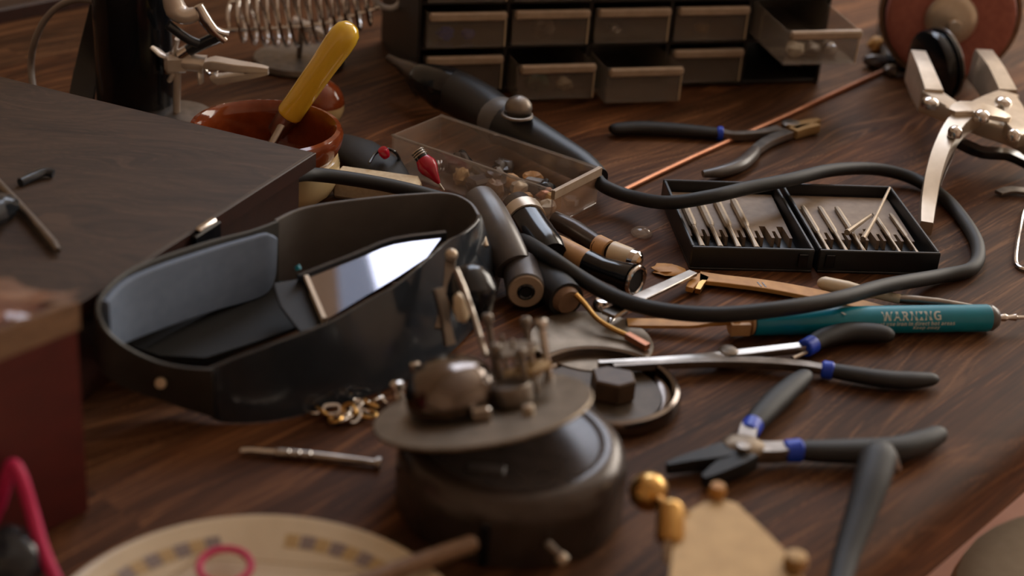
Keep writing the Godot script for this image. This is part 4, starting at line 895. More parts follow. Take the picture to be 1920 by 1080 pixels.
func build_loupes() -> void:
	# black eyepiece with silver ring
	var o := thing("eyepiece", "black eyepiece barrel with a silver ring, lying by the grey tube", "eyepiece", Vector3(0.0145, 0.75, -0.0532))
	part("barrel", geo().sweep([Vector3(-0.0097, 0.019, -0.0024), Vector3(-0.0043, 0.016, 0.0087), Vector3(0.0033, 0.0135, 0.0246), Vector3(0.0073, 0.012, 0.0325)], [.0118, .0122, .0118, .0100], [], 24, 3), M.gloss_black, o)
	part("ring", geo().sweep([Vector3(-0.0119, 0.0195, -0.0088), Vector3(-0.0086, 0.0185, 0.0003)], [.0128, .0128], [], 26, 1), M.nickel, o)
	part("rear_cap", geo().sweep([Vector3(-0.0159, 0.0205, -0.0186), Vector3(-0.0115, 0.0195, -0.0072)], [.010, .0112], [], 22, 1), M.case_brown, o)
	# dark barrel beneath
	var d := thing("dark_barrel", "matt black barrel with a tan end disc under the cable", "barrel", Vector3(0.0252, 0.75, 0.0193))
	part("barrel", geo().sweep([Vector3(-0.0122, 0.0115, -0.0279), Vector3(-0.0041, 0.0115, -0.0085), Vector3(0.0058, 0.0115, 0.0125)], [.0112, .0114, .0105], [], 20, 2), M.black_rubber, d)
	part("end_disc", geo().sweep([Vector3(0.0052, 0.0115, 0.0113), Vector3(0.0074, 0.0112, 0.0149)], [.0088, .0070], [], 20, 1), M.brown_stick, d)
	# two tube tools
	var a := thing("wood_grip_tool", "black horn-ended tool with a tan wooden grip", "tool", Vector3(0.0503, 0.75, -0.0228))
	part("grip", geo().sweep([Vector3(-0.0307, 0.012, -0.0213), Vector3(-0.0241, 0.0118, -0.0139), Vector3(-0.0138, 0.0112, -0.0037), Vector3(-0.0036, 0.0105, 0.0046)], [.0050, .0066, .0070, .0066], [], 18, 3), M.tan, a)
	part("horn", geo().sweep([Vector3(-0.0074, 0.0108, 0.0016), Vector3(0.0021, 0.01, 0.0083), Vector3(0.0114, 0.0098, 0.0133), Vector3(0.0194, 0.0098, 0.0189)], [.0072, .0068, .0076, .0096], [], 20, 3), M.gloss_black, a)
	var ha: Vector3 = Vector3(0.0176, 0.0098, 0.0179); var hb: Vector3 = Vector3(0.0212, 0.0098, 0.0207)
	part("end_ring", ring(hb, .0086, .0014, along(ha, hb).basis, 22, 8), M.chrome, a)
	part("mouth", rod(ha.lerp(hb, .7), hb + (hb - ha) * .02, .0074), M.black_rubber, a)
	var b := thing("capped_tube", "dark brown tube with pale and chrome end caps", "tube", Vector3(0.0571, 0.75, -0.0488))
	part("tube", geo().sweep([Vector3(-0.0338, 0.0085, -0.0332), Vector3(-0.0203, 0.0078, -0.0213), Vector3(-0.0059, 0.007, -0.0025)], [.0058, .0062, .0062], [], 16, 2), M.case_brown, b)
	part("collar", geo().sweep([Vector3(-0.0071, 0.007, -0.0045), Vector3(-0.0001, 0.007, 0.0025)], [.0066, .0066], [], 16, 1), M.tan, b)
	part("cap", geo().sweep([Vector3(0.0018, 0.007, 0.0037), Vector3(0.0133, 0.007, 0.012)], [.0068, .0066], [], 16, 1), M.ivory, b)
	part("end_cap", geo().sweep([Vector3(0.0127, 0.007, 0.0114), Vector3(0.0164, 0.007, 0.0144), Vector3(0.018, 0.007, 0.0156)], [.0066, .0064, .0042], [], 16, 1), M.chrome, b)
	part("neck", geo().sweep([Vector3(-0.0007, 0.007, 0.0011), Vector3(0.0025, 0.007, 0.005)], [.0050, .0050], [], 14, 1), M.gloss_black, b)
	# hooked brass wire
	var w := thing("brass_hook", "bent brass wire tool with a square tip", "wire tool", Vector3(0.0584, 0.75, 0.0426))
	part("wire", geo().sweep([Vector3(-0.0225, 0.017, -0.0069), Vector3(-0.0168, 0.014, -0.0014), Vector3(-0.0101, 0.011, 0.0083), Vector3(-0.0011, 0.0085, 0.014), Vector3(0.0071, 0.007, 0.0178)], [.0017, .0016, .0015, .0016, .0017], [], 10, 4), M.brass, w)
	part("tip", geo().sweep([Vector3(0.0065, 0.007, 0.0173), Vector3(0.0173, 0.0066, 0.0281)], [.0021, .0021], [.0018], 8, 2, true), M.copper, w)
	single("steel_scrap", geo().lathe([Vector2(0, 0), Vector2(.0055, 0), Vector2(.006, .001), Vector2(.0058, .006), Vector2(.004, .0085), Vector2(0, .009)], Transform3D.IDENTITY, 18), M.chrome, "little chrome thimble beside the brass wire tool", "thimble", Vector3(0.0521, 0.75, 0.0219))
	single("steel_pin", geo().sweep([Vector3(0.0552, 0.752, 0.0418), Vector3(0.0583, 0.753, 0.033), Vector3(0.0651, 0.754, 0.026)], [.0024, .0030, .0022], [], 10, 2), M.chrome, "short chrome pin lying at the end of the brass strip", "pin")
	single("file_blade", geo().sweep([Vector3(0.0542, 0.762, 0.0468), Vector3(0.0666, 0.7615, 0.0296), Vector3(0.0861, 0.76, 0.0047), Vector3(0.1064, 0.758, -0.0223)], [.0042, .0040, .0036, .0030], [.0012], 8, 3, true), M.steel, "bright steel file blade lying across the tan stick", "file")
	single("ochre_flake", blob(22, Vector3(.020, .004, .014), Transform3D.IDENTITY, .3), M.ochre, "ochre flake lying behind the bright file blade", "flake", Vector3(0.0935, 0.752, -0.0365))

func build_pens() -> void:
	# flat tan stick with a notched end
	var s := thing("notched_stick", "flat tan notched stick lying in front of the bit case", "stick", Vector3(0.1513, 0.75, -0.0123))
	part("stick", geo().sweep([Vector3(-0.0401, 0.004, -0.0125), Vector3(-0.0249, 0.004, -0.0109), Vector3(0.0003, 0.004, -0.0082), Vector3(0.031, 0.004, -0.0003), Vector3(0.0665, 0.004, 0.0133)], [.0062, .0054, .0058, .0062, .0052], [.0016], 8, 3, true), M.ochre, s)
	part("prong", geo().sweep([Vector3(-0.0374, 0.004, -0.0137), Vector3(-0.0437, 0.004, -0.0055), Vector3(-0.0475, 0.004, 0.0042)], [.0040, .0030, .0022], [.0016], 8, 3, true), M.ochre, s)
	part("prong", geo().sweep([Vector3(-0.037, 0.004, -0.0109), Vector3(-0.0401, 0.004, -0.0026), Vector3(-0.0426, 0.004, 0.0055)], [.0022, .0018, .0016], [.0016], 8, 2, true), M.brass, s)
	for k in 2: part("notch_mark", geo().box(Vector3(.0008, .0002, .006), Transform3D(Basis(Vector3.UP, .3), Vector3(-0.0052, 0.0057, -0.0067) + Vector3(k * .0028, 0, 0)), .0), M.case_brown, s)
	# brush
	var b := thing("fine_brush", "fine brush with ivory handle and white ferrule under the cable", "brush", Vector3(0.2309, 0.75, -0.0156))
	part("handle", geo().sweep([Vector3(-0.0488, 0.0062, -0.0123), Vector3(-0.0455, 0.0062, -0.0107), Vector3(-0.0318, 0.0062, -0.0061), Vector3(-0.0161, 0.0062, -0.0011)], [.0014, .0042, .0044, .0026], [], 12, 3), M.ivory, b)
	part("ferrule", geo().sweep([Vector3(-0.0166, 0.0062, -0.0017), Vector3(-0.0023, 0.0062, 0.0027)], [.0028, .0030], [], 12, 1), M.china, b)
	part("shaft", geo().sweep([Vector3(-0.0028, 0.0062, 0.0021), Vector3(0.0205, 0.006, 0.0025), Vector3(0.048, 0.004, 0.0029)], [.0028, .0026, .0016], [], 12, 2), M.dull_steel, b)
	# teal pen with printing
	var t := thing("teal_pen", "teal barrelled pen with white warning print and metal nib", "pen", Vector3(0.2063, 0.75, 0.0215))
	var pa: Vector3 = Vector3(-0.0698, 0.0085, 0.0132); var pb: Vector3 = Vector3(0.0689, 0.0085, -0.0144)
	var ax := (pb - pa).normalized(); var R := .0079; var L := (pb - pa).length()
	part("barrel", geo().lathe([Vector2(0, 0), Vector2(R * .97, 0), Vector2(R, .0006), Vector2(R, L - .0006), Vector2(R * .97, L), Vector2(0, L)], along(pa, pb), 36), M.teal, t)
	part("end_cap", geo().lathe([Vector2(0, L), Vector2(R * .96, L), Vector2(R * .98, L + .002), Vector2(R * .7, L + .0055), Vector2(R * .4, L + .0065), Vector2(0, L + .0066)], along(pa, pb), 28), M.tube_grey, t)
	var nb: Vector3 = pb + ax * .0063
	part("nib", geo().sweep([nb, nb + ax * .004, nb + ax * .006, nb + ax * .011, nb + ax * .012, nb + ax * .030], [.0016, .0024, .0014, .0022, .0012, .0009], [], 12, 1), M.chrome, t)
	var fa: Vector3 = pa - ax * .0005
	var fe := part("ferrule", geo().sweep([fa, fa - ax * .0016, fa - ax * .0020, fa - ax * .0088, fa - ax * .0092, fa - ax * .0130], [.0074, .0076, .0058, .0058, .0072, .0070], [], 20, 1), M.tan, t)
	part("clip_end", geo().sweep([fa - ax * .002 + Vector3(0, -.001, .007), fa - ax * .013 + Vector3(0, -.001, .007)], [.0016], [.0036], 8, 1, true), M.tan, fe)
	part("strip", geo().sweep([fa - ax * .012, Vector3(-0.0945, 0.0068, 0.0161), Vector3(-0.1064, 0.0058, 0.0168), Vector3(-0.1404, 0.004, 0.0185)], [.0018, .0020, .0042, .0044], [.0011], 8, 3, true), M.ochre, t, "thin ochre strip at the pen's tail")
	# printing wrapped round the barrel
	var side := ax.cross(Vector3.UP).normalized(); var up := side.cross(ax).normalized()
	var font := SystemFont.new(); font.font_names = PackedStringArray(["Droid Sans"]); font.font_weight = 700
	for q in [["WARNING", .0056, 1640, .72, .0], ["Do not use iron in direct hot areas", .0022, 1614, .15, .0], ["Keep away", .0020, 1700, -.18, 0.0]]:
		var tm := TextMesh.new(); tm.text = q[0]; tm.font = font; tm.font_size = 32; tm.pixel_size = q[1] / 24.0; tm.depth = 0.0; tm.curve_step = 3.0
		tm.horizontal_alignment = HORIZONTAL_ALIGNMENT_LEFT
		var src := tm.surface_get_arrays(0)
		var vv: PackedVector3Array = src[Mesh.ARRAY_VERTEX]
		var start: float = (q[2] - 1412.0) / 440.0 * L
		var nn := PackedVector3Array()
		for i in vv.size():
			var ang: float = q[3] + vv[i].y / R
			var dir := (up * sin(ang) + side * cos(ang))
			vv[i] = pa + ax * (start + vv[i].x) + dir * (R + .00012)
			nn.append(dir)
		src[Mesh.ARRAY_VERTEX] = vv; src[Mesh.ARRAY_NORMAL] = nn
		var am := ArrayMesh.new(); var arr := []; arr.resize(Mesh.ARRAY_MAX)
		arr[Mesh.ARRAY_VERTEX] = vv; arr[Mesh.ARRAY_NORMAL] = nn
		if src[Mesh.ARRAY_INDEX] != null: arr[Mesh.ARRAY_INDEX] = src[Mesh.ARRAY_INDEX]
		am.add_surface_from_arrays(Mesh.PRIMITIVE_TRIANGLES, arr)
		shared("printing", am, M.print_white, t)
	part("mark", geo().box(Vector3(.0016, .0002, .0042), Transform3D(Basis(Vector3.UP, .5), pa + ax * .0505 + up * (R * .88) + side * (R * .55)), 0.0), M.print_white, t)
	single("copper_rod", geo().sweep([Vector3(0.0697, 0.752, -0.1534), Vector3(0.1209, 0.752, -0.2226), Vector3(0.2017, 0.752, -0.3259), Vector3(0.2976, 0.752, -0.4506)], [.0019], [], 10, 2), M.copper, "long thin copper rod lying aslant behind the bit case", "rod")

# ---------------------------------------------------------------- pliers
func handle(called: String, pts: Array, radii: Array, m: Material, parent: Node, flat := .8) -> MeshInstance3D:
	var ry := []
	for r in radii: ry.append(r * flat)
	return part(called, geo().sweep(pts, radii, ry, 16, 4), m, parent)

func build_pliers() -> void:
	# pliers behind the bit case
	var a := thing("pliers", "small pliers with black grips and a blue collar, behind the bit case", "pliers", Vector3(0.1396, 0.75, -0.2645))
	handle("grip", [Vector3(-0.0773, 0.006, 0.0117), Vector3(-0.073, 0.006, 0.0097), Vector3(-0.0558, 0.0062, 0.0043), Vector3(-0.0322, 0.006, 0.0019), Vector3(-0.0086, 0.0055, 0.0009), Vector3(0.0017, 0.005, -0.0005)], [.003, .0056, .0062, .0062, .0056, .0050], M.black_rubber, a)
	part("collar", rod(Vector3(0.0009, 0.005, -0.0003), Vector3(0.0056, 0.005, -0.0002), .0054), M.blue, a)
	part("arm", geo().sweep([Vector3(0.0049, 0.0048, -0.0006), Vector3(0.0142, 0.0046, 0.0012), Vector3(0.0313, 0.0046, -0.0057), Vector3(0.0493, 0.0046, -0.0182)], [.0044, .0032, .0034, .0044], [.0026], 8, 3, true), M.dull_steel, a)
	handle("grip", [Vector3(-0.015, 0.005, 0.0794), Vector3(-0.0029, 0.0055, 0.0744), Vector3(0.0117, 0.0055, 0.0598), Vector3(0.022, 0.005, 0.0397), Vector3(0.0263, 0.005, 0.0277)], [.003, .0050, .0056, .0052, .0046], M.tube_grey, a)
	part("arm", geo().sweep([Vector3(0.0254, 0.0048, 0.0295), Vector3(0.0377, 0.0046, 0.0078), Vector3(0.055, 0.0046, -0.0129)], [.0038, .0042, .0048], [.0026], 8, 3, true), M.steel, a)
	part("joint", geo().lathe([Vector2(0, 0), Vector2(.0072, 0), Vector2(.0076, .001), Vector2(.0076, .0065), Vector2(.006, .0078), Vector2(0, .008)], Transform3D(Basis.IDENTITY, Vector3(0.0592, 0, -0.0289)), 18), M.dull_steel, a)
	part("jaw", geo().sweep([Vector3(0.0582, 0.0045, -0.0193), Vector3(0.0702, 0.0045, -0.0318), Vector3(0.081, 0.0045, -0.0408)], [.0052, .0046, .0024], [.0032], 8, 2, true), M.dull_brass, a)
	part("jaw", geo().sweep([Vector3(0.0583, 0.0045, -0.0139), Vector3(0.0699, 0.0045, -0.024), Vector3(0.0795, 0.0045, -0.0294)], [.0046, .0040, .0024], [.0032], 8, 2, true), M.dull_brass, a)
	# long slim pliers in front of the teal pen
	var b := thing("long_pliers", "long slim-armed pliers with black grips and blue collars below the teal pen", "pliers", Vector3(0.1421, 0.75, 0.0714))
	part("arm", geo().sweep([Vector3(-0.0936, 0.0085, 0.0261), Vector3(-0.0714, 0.008, 0.0195), Vector3(-0.0422, 0.0068, 0.0093), Vector3(-0.0122, 0.006, -0.0028), Vector3(0.0184, 0.006, -0.0149), Vector3(0.0221, 0.006, -0.0161)], [.0014, .0017, .0024, .0030, .0028, .0028], [.0020], 8, 3, true), M.steel, b)
	part("arm", geo().sweep([Vector3(-0.0858, 0.0085, 0.0283), Vector3(-0.0629, 0.008, 0.021), Vector3(-0.0366, 0.0066, 0.0115), Vector3(-0.0071, 0.0056, 0.0051), Vector3(0.016, 0.0056, 0.0049), Vector3(0.0286, 0.0056, 0.0069)], [.0016, .0018, .0026, .0034, .0032, .0030], [.0020], 8, 3, true), M.dull_steel, b)
	part("joint", geo().lathe([Vector2(0, 0), Vector2(.0050, 0), Vector2(.0054, .001), Vector2(.0054, .0085), Vector2(.004, .0096), Vector2(0, .0097)], Transform3D(Basis.IDENTITY, Vector3(-0.0226, 0, -0.0011)), 18), M.dull_steel, b)
	part("return_spring", geo().sweep([Vector3(0.0131, 0.005, -0.0039), Vector3(0.0177, 0.005, -0.0082), Vector3(0.0218, 0.005, -0.0124)], [.0012], [], 8, 2), M.steel, b)
	part("collar", rod(Vector3(0.0207, 0.006, -0.014), Vector3(0.0269, 0.006, -0.0211), .0052), M.blue, b)
	handle("grip", [Vector3(0.0255, 0.006, -0.0197), Vector3(0.0334, 0.0064, -0.0276), Vector3(0.0482, 0.0066, -0.0365), Vector3(0.0635, 0.0066, -0.0384), Vector3(0.0706, 0.0064, -0.0374), Vector3(0.0742, 0.006, -0.0368)], [.0050, .0062, .0068, .0066, .0056, .0026], M.black_rubber, b)
	part("collar", rod(Vector3(0.0273, 0.0056, 0.0066), Vector3(0.0337, 0.0056, 0.0079), .0050), M.blue, b)
	handle("grip", [Vector3(0.0329, 0.0056, 0.0074), Vector3(0.044, 0.0056, 0.0097), Vector3(0.0609, 0.0054, 0.0118), Vector3(0.0756, 0.0052, 0.0103), Vector3(0.0863, 0.005, 0.0072), Vector3(0.0901, 0.005, 0.0055)], [.0048, .0054, .0058, .0056, .0044, .0020], M.black_rubber, b)
	# short cutters
	var c := thing("side_cutters", "short side cutters lying open, black grips with blue collars", "cutters", Vector3(0.1205, 0.75, 0.1737))
	part("joint", geo().sweep([Vector3(-0.0106, 0.0075, -0.0031), Vector3(-0.0059, 0.0085, -0.005), Vector3(0.0006, 0.0085, -0.005), Vector3(0.0066, 0.0075, -0.0036)], [.0055, .0098, .0098, .0060], [.0045, .0052, .0052, .0045], 12, 3), M.plate_steel, c)
	part("joint_bolt", geo().lathe([Vector2(0, 0), Vector2(.0036, 0), Vector2(.0034, .001), Vector2(0, .0016)], Transform3D(Basis.IDENTITY, Vector3(-0.0035, 0.0134, 0.0013)), 16), M.dull_steel, c)
	part("jaw", geo().sweep([Vector3(-0.0402, 0.005, 0.0123), Vector3(-0.0298, 0.006, 0.0077), Vector3(-0.0154, 0.007, 0.0025), Vector3(-0.0081, 0.007, -0.0013)], [.0012, .0034, .0060, .0066], [.0028, .0034, .0042, .0042], 10, 3, true), M.black_rubber, c)
	part("jaw", geo().sweep([Vector3(-0.0234, 0.005, 0.0208), Vector3(-0.0163, 0.006, 0.015), Vector3(-0.0068, 0.007, 0.0069), Vector3(-0.0015, 0.007, 0.0005)], [.0014, .0040, .0062, .0066], [.0028, .0034, .0042, .0042], 10, 3, true), M.black_rubber, c)
	part("arm", geo().sweep([Vector3(0.0046, 0.0075, -0.0043), Vector3(0.0138, 0.0075, -0.0056), Vector3(0.0185, 0.0075, -0.0072)], [.0050, .0048, .0044], [.0036], 8, 2, true), M.dull_steel, c)
	part("collar", rod(Vector3(0.0179, 0.0075, -0.0072), Vector3(0.027, 0.0075, -0.009), .0056, .0060), M.blue, c)
	handle("grip", [Vector3(0.0265, 0.0075, -0.0089), Vector3(0.0366, 0.0075, -0.0098), Vector3(0.0553, 0.0075, -0.0125), Vector3(0.0747, 0.0072, -0.0177), Vector3(0.0899, 0.0068, -0.0274), Vector3(0.0992, 0.0065, -0.0362), Vector3(0.1022, 0.0062, -0.0402)], [.0058, .0066, .0074, .0074, .0068, .0054, .0024], M.black_rubber, c)
	part("arm", geo().sweep([Vector3(-0.0006, 0.0078, -0.0107), Vector3(0.0015, 0.0078, -0.0208), Vector3(0.0023, 0.0078, -0.0239)], [.0048, .0046, .0044], [.0036], 8, 2, true), M.dull_steel, c)
	part("collar", rod(Vector3(0.0015, 0.0078, -0.0208), Vector3(0.0056, 0.0078, -0.0304), .0052, .0054), M.blue, c)
	handle("grip", [Vector3(0.005, 0.0078, -0.0293), Vector3(0.0103, 0.0078, -0.0393), Vector3(0.0199, 0.0074, -0.056), Vector3(0.031, 0.0068, -0.0739), Vector3(0.0381, 0.0064, -0.0846), Vector3(0.0404, 0.006, -0.0891)], [.0054, .0064, .0068, .0062, .0048, .0024], M.black_rubber, c)
	# black handle coming in from the near edge
	var d := thing("black_handle_tool", "black curved tool handle crossing the cutters' grip", "tool", Vector3(0.1588, 0.75, 0.2453))
	handle("grip", [Vector3(0.0222, 0.0235, -0.0639), Vector3(0.019, 0.024, -0.0543), Vector3(0.0129, 0.021, -0.0361), Vector3(0.0051, 0.0155, -0.0155), Vector3(-0.0033, 0.0105, 0.0067), Vector3(-0.0095, 0.0078, 0.0266), Vector3(-0.0141, 0.0066, 0.0435)], [.0050, .0088, .0084, .0072, .0060, .0054, .0050], M.black_rubber, d, .7)
	part("spur", geo().sweep([Vector3(0.0257, 0.0215, -0.0675), Vector3(0.0295, 0.0165, -0.0664), Vector3(0.0322, 0.01, -0.0665)], [.0040, .0036, .0022], [.0022], 10, 3), M.dull_steel, d)

# ---------------------------------------------------------------- near side
func build_clock() -> void:
	# brown drum case
	var c0 := Vector3(.0062, TOP, .2155)
	var o := thing("clock_case", "round dark brown metal alarm clock case, open side down", "clock case", c0)
	part("drum", geo().lathe([Vector2(0, .002), Vector2(.0505, .002), Vector2(.0512, 0), Vector2(.0522, .0006), Vector2(.0526, .003), Vector2(.0528, .008), Vector2(.0528, .019), Vector2(.0524, .0245), Vector2(.0510, .0292), Vector2(.0485, .0328), Vector2(.0455, .0346), Vector2(.042, .0352), Vector2(.040, .0346), Vector2(.0385, .0332), Vector2(.020, .0322), Vector2(0, .0322)], Transform3D.IDENTITY, 72), M.case_brown, o)
	part("label_plate", geo().box(Vector3(.0165, .0008, .0062), Transform3D(Basis(Vector3.UP, -.06), Vector3(-0.005, 0.7828, 0.24) - c0), .0003), M.tube_grey, o, "small pale plate on the case")
	part("key_hole", geo().lathe([Vector2(0, .0320), Vector2(.0042, .0320), Vector2(.0042, .0326), Vector2(0, .0327)], Transform3D(Basis.IDENTITY, Vector3(.026, 0, -.018)), 18), M.gloss_black, o)
	part("key_hole", geo().lathe([Vector2(0, .0320), Vector2(.0034, .0320), Vector2(.0034, .0326), Vector2(0, .0327)], Transform3D(Basis.IDENTITY, Vector3(.005, 0, -.016)), 18), M.gloss_black, o)
	part("strike_slot", geo().box(Vector3(.004, .022, .002), Transform3D(Basis(Vector3.UP, -.18), Vector3(-.0095, .012, .0522)), .0006), M.gloss_black, o)
	var sc := part("side_stud", rod(Vector3(0.023, 0.7685, 0.2717) - c0, Vector3(0.0294, 0.7625, 0.2725) - c0, .0020), M.dull_steel, o, "little steel stud on the case wall")
	part("stud_head", rod(Vector3(0.0289, 0.763, 0.2725) - c0, Vector3(0.0318, 0.7605, 0.2733) - c0, .0027), M.nickel, sc)
	# movement on its tilted back plate
	var base_at: Vector3 = Vector3(-0.0088, 0.797, 0.2144)
	var m := thing("clock_movement", "alarm clock movement on a round steel plate with a domed bell", "clock movement", base_at)
	var n: Vector3 = Vector3(-0.221, 0.9511, -0.2157)
	var xf := along(Vector3.ZERO, n)
	part("back_plate", geo().lathe([Vector2(0, -.0009), Vector2(.0494, -.0009), Vector2(.05, 0), Vector2(.0494, .0009), Vector2(0, .0009)], xf, 72), M.plate_steel, m)
	part("bell", geo().lathe([Vector2(0, .003), Vector2(.0205, .003), Vector2(.0212, .0045), Vector2(.0214, .008), Vector2(.0208, .0125), Vector2(.0186, .0175), Vector2(.0145, .0215), Vector2(.0085, .024), Vector2(0, .0248)], Transform3D(xf.basis, Vector3(-0.0128, -0.0037, -0.0032)), 48), M.bell_steel, m)
	var A: Vector3 = Vector3(0.0058, -0.0033, -0.0204); var B: Vector3 = Vector3(0.032, 0.0012, -0.0276); var Cc: Vector3 = Vector3(0.0276, 0.0074, 0.0043); var D: Vector3 = Vector3(0.0085, 0.0043, 0.0103)
	var mid := (A + B + Cc + D) / 4.0
	for q in [[Vector3(0.0296, -0.0003, -0.0317), .030, .0024, "chrome"], [Vector3(0.009, -0.0002, -0.01), .027, .0022, "dull_steel"], [Vector3(0.02, 0.0037, -0.0044), .025, .0020, "dull_steel"], [Vector3(0.0221, -0.005, -0.0445), .028, .0020, "dull_steel"], [Vector3(-0.032, -0.0175, -0.0444), .013, .0022, "chrome"], [Vector3(-0.0401, -0.0161, -0.03), .009, .0026, "chrome"], [Vector3(0.0044, -0.0107, -0.0516), .030, .0020, "dull_steel"]]:
		var p0: Vector3 = q[0]
		part("pillar", geo().lathe([Vector2(0, 0), Vector2(q[2], 0), Vector2(q[2], .002), Vector2(q[2] * .8, .003), Vector2(q[2] * .8, q[1] - .005), Vector2(q[2] * 1.35, q[1] - .004), Vector2(q[2] * 1.35, q[1] - .001), Vector2(q[2] * .9, q[1]), Vector2(0, q[1])], Transform3D(xf.basis, p0), 14), M[q[3]], m)
	var gx := Vector3(0.0163, 0.0001, -0.0164)
	part("bridge", geo().lathe([Vector2(0, .0205), Vector2(.012, .0205), Vector2(.0123, .021), Vector2(.012, .0220), Vector2(0, .0221)], Transform3D(xf.basis, gx), 10), M.plate_steel, m)
	for q in [[Vector3.ZERO, .011, .008, 22], [Vector3(0.0243, 0.0033, -0.0103) - gx, .0085, .013, 18], [Vector3(0.0113, -0.0033, -0.0261) - gx, .0075, .017, 16]]:
		var teeth := PackedVector2Array()
		for k in int(q[3]) * 2:
			var a: float = TAU * k / (q[3] * 2.0); var r: float = q[1] * (1.0 if k % 2 == 0 else .86)
			teeth.append(Vector2(cos(a + .05) * r, sin(a + .05) * r)); teeth.append(Vector2(cos(a + TAU / (q[3] * 2.4)) * r, sin(a + TAU / (q[3] * 2.4)) * r))
		var sp: Vector3 = gx + q[0]
		var wx := Transform3D(xf.basis, sp)
		var wh := part("gear", geo().prism(teeth, q[2], q[2] + .0014, wx, .0001), M.dull_brass, m)
		part("arbor", rod(sp, sp + n * .026, .0010), M.steel, wh)
	part("mainspring", geo().lathe([Vector2(0, .002), Vector2(.0095, .002), Vector2(.0098, .003), Vector2(.0098, .0095), Vector2(.009, .0105), Vector2(0, .0106)], Transform3D(xf.basis, Vector3(0.0135, 0.0029, -0.0009)), 24), M.dull_steel, m)
	part("hammer_arm", geo().sweep([Vector3(0.0016, -0.0093, -0.0428) + n * .012, Vector3(-0.0022, -0.0138, -0.0585) + n * .026, Vector3(-0.0055, -0.0158, -0.0642) + n * .040, Vector3(-0.008, -0.017, -0.0669) + n * .050], [.0014, .0014, .0016, .0012], [], 8, 3), M.steel, m)
	part("hammer", blob(6, Vector3(.008, .015, .008), Transform3D(xf.basis, Vector3(-0.0086, -0.0176, -0.0689) + n * .030), .15), M.ivory, m)
	part("lever", geo().sweep([Vector3(-0.0169, -0.0195, -0.0688) + n * .012, Vector3(-0.0176, -0.0201, -0.0708) + n * .026, Vector3(-0.0185, -0.0208, -0.073) + n * .040], [.003, .0022, .003], [.0016], 8, 3, true), M.dull_steel, m)
	part("stop_tab", geo().box(Vector3(.009, .006, .004), Transform3D(xf.basis, Vector3(0.0007, 0.0041, 0.0173) + n * .004), .001), M.chrome, m)
	part("set_nut", rod(Vector3(0.0207, 0.0085, 0.0161), Vector3(0.0207, 0.0085, 0.0161) + n * .005, .0026), M.nickel, m)
	# glass bezel and dial behind it
	var g := thing("bezel_dish", "shallow round metal dish with a bright rolled rim behind the movement", "dish", Vector3(0.0507, 0.75, 0.1164))
	part("rim", geo().lathe([Vector2(0, .0010), Vector2(.034, .001), Vector2(.0385, 0), Vector2(.0405, .0015), Vector2(.0408, .005), Vector2(.0396, .0085), Vector2(.0375, .0095), Vector2(.0360, .0085), Vector2(.0355, .004), Vector2(.032, .0022), Vector2(0, .0020)], Transform3D.IDENTITY, 64), M.bell_steel, g)
	part("inner_disc", geo().lathe([Vector2(0, .0018), Vector2(.031, .0018), Vector2(.0315, .0026), Vector2(.031, .0034), Vector2(0, .0035)], Transform3D.IDENTITY, 48), M.dish_brown, g)
	single("cork_block", geo().prism(PackedVector2Array([Vector2(-.011, -.006), Vector2(-.003, -.010), Vector2(.010, -.007), Vector2(.0115, .004), Vector2(.003, .010), Vector2(-.009, .007)]), 0, .012, Transform3D.IDENTITY, .001), M.brown_block, "dark brown faceted block lying in the shallow metal dish", "block", Vector3(0.0553, 0.7536, 0.1201))
	var dial := thing("dial_disc", "thin grey metal dial disc lying flat behind the metal dish", "disc", Vector3(0.0457, 0.75, 0.0631))
	part("disc", geo().lathe([Vector2(0, .003), Vector2(.0335, .003), Vector2(.034, .0034), Vector2(.0335, .0042), Vector2(0, .0042)], Transform3D.IDENTITY, 48), M.plate_steel, dial)
	part("boss", geo().lathe([Vector2(0, 0), Vector2(.006, 0), Vector2(.006, .003), Vector2(0, .0031)], Transform3D.IDENTITY, 18), M.dull_steel, dial)

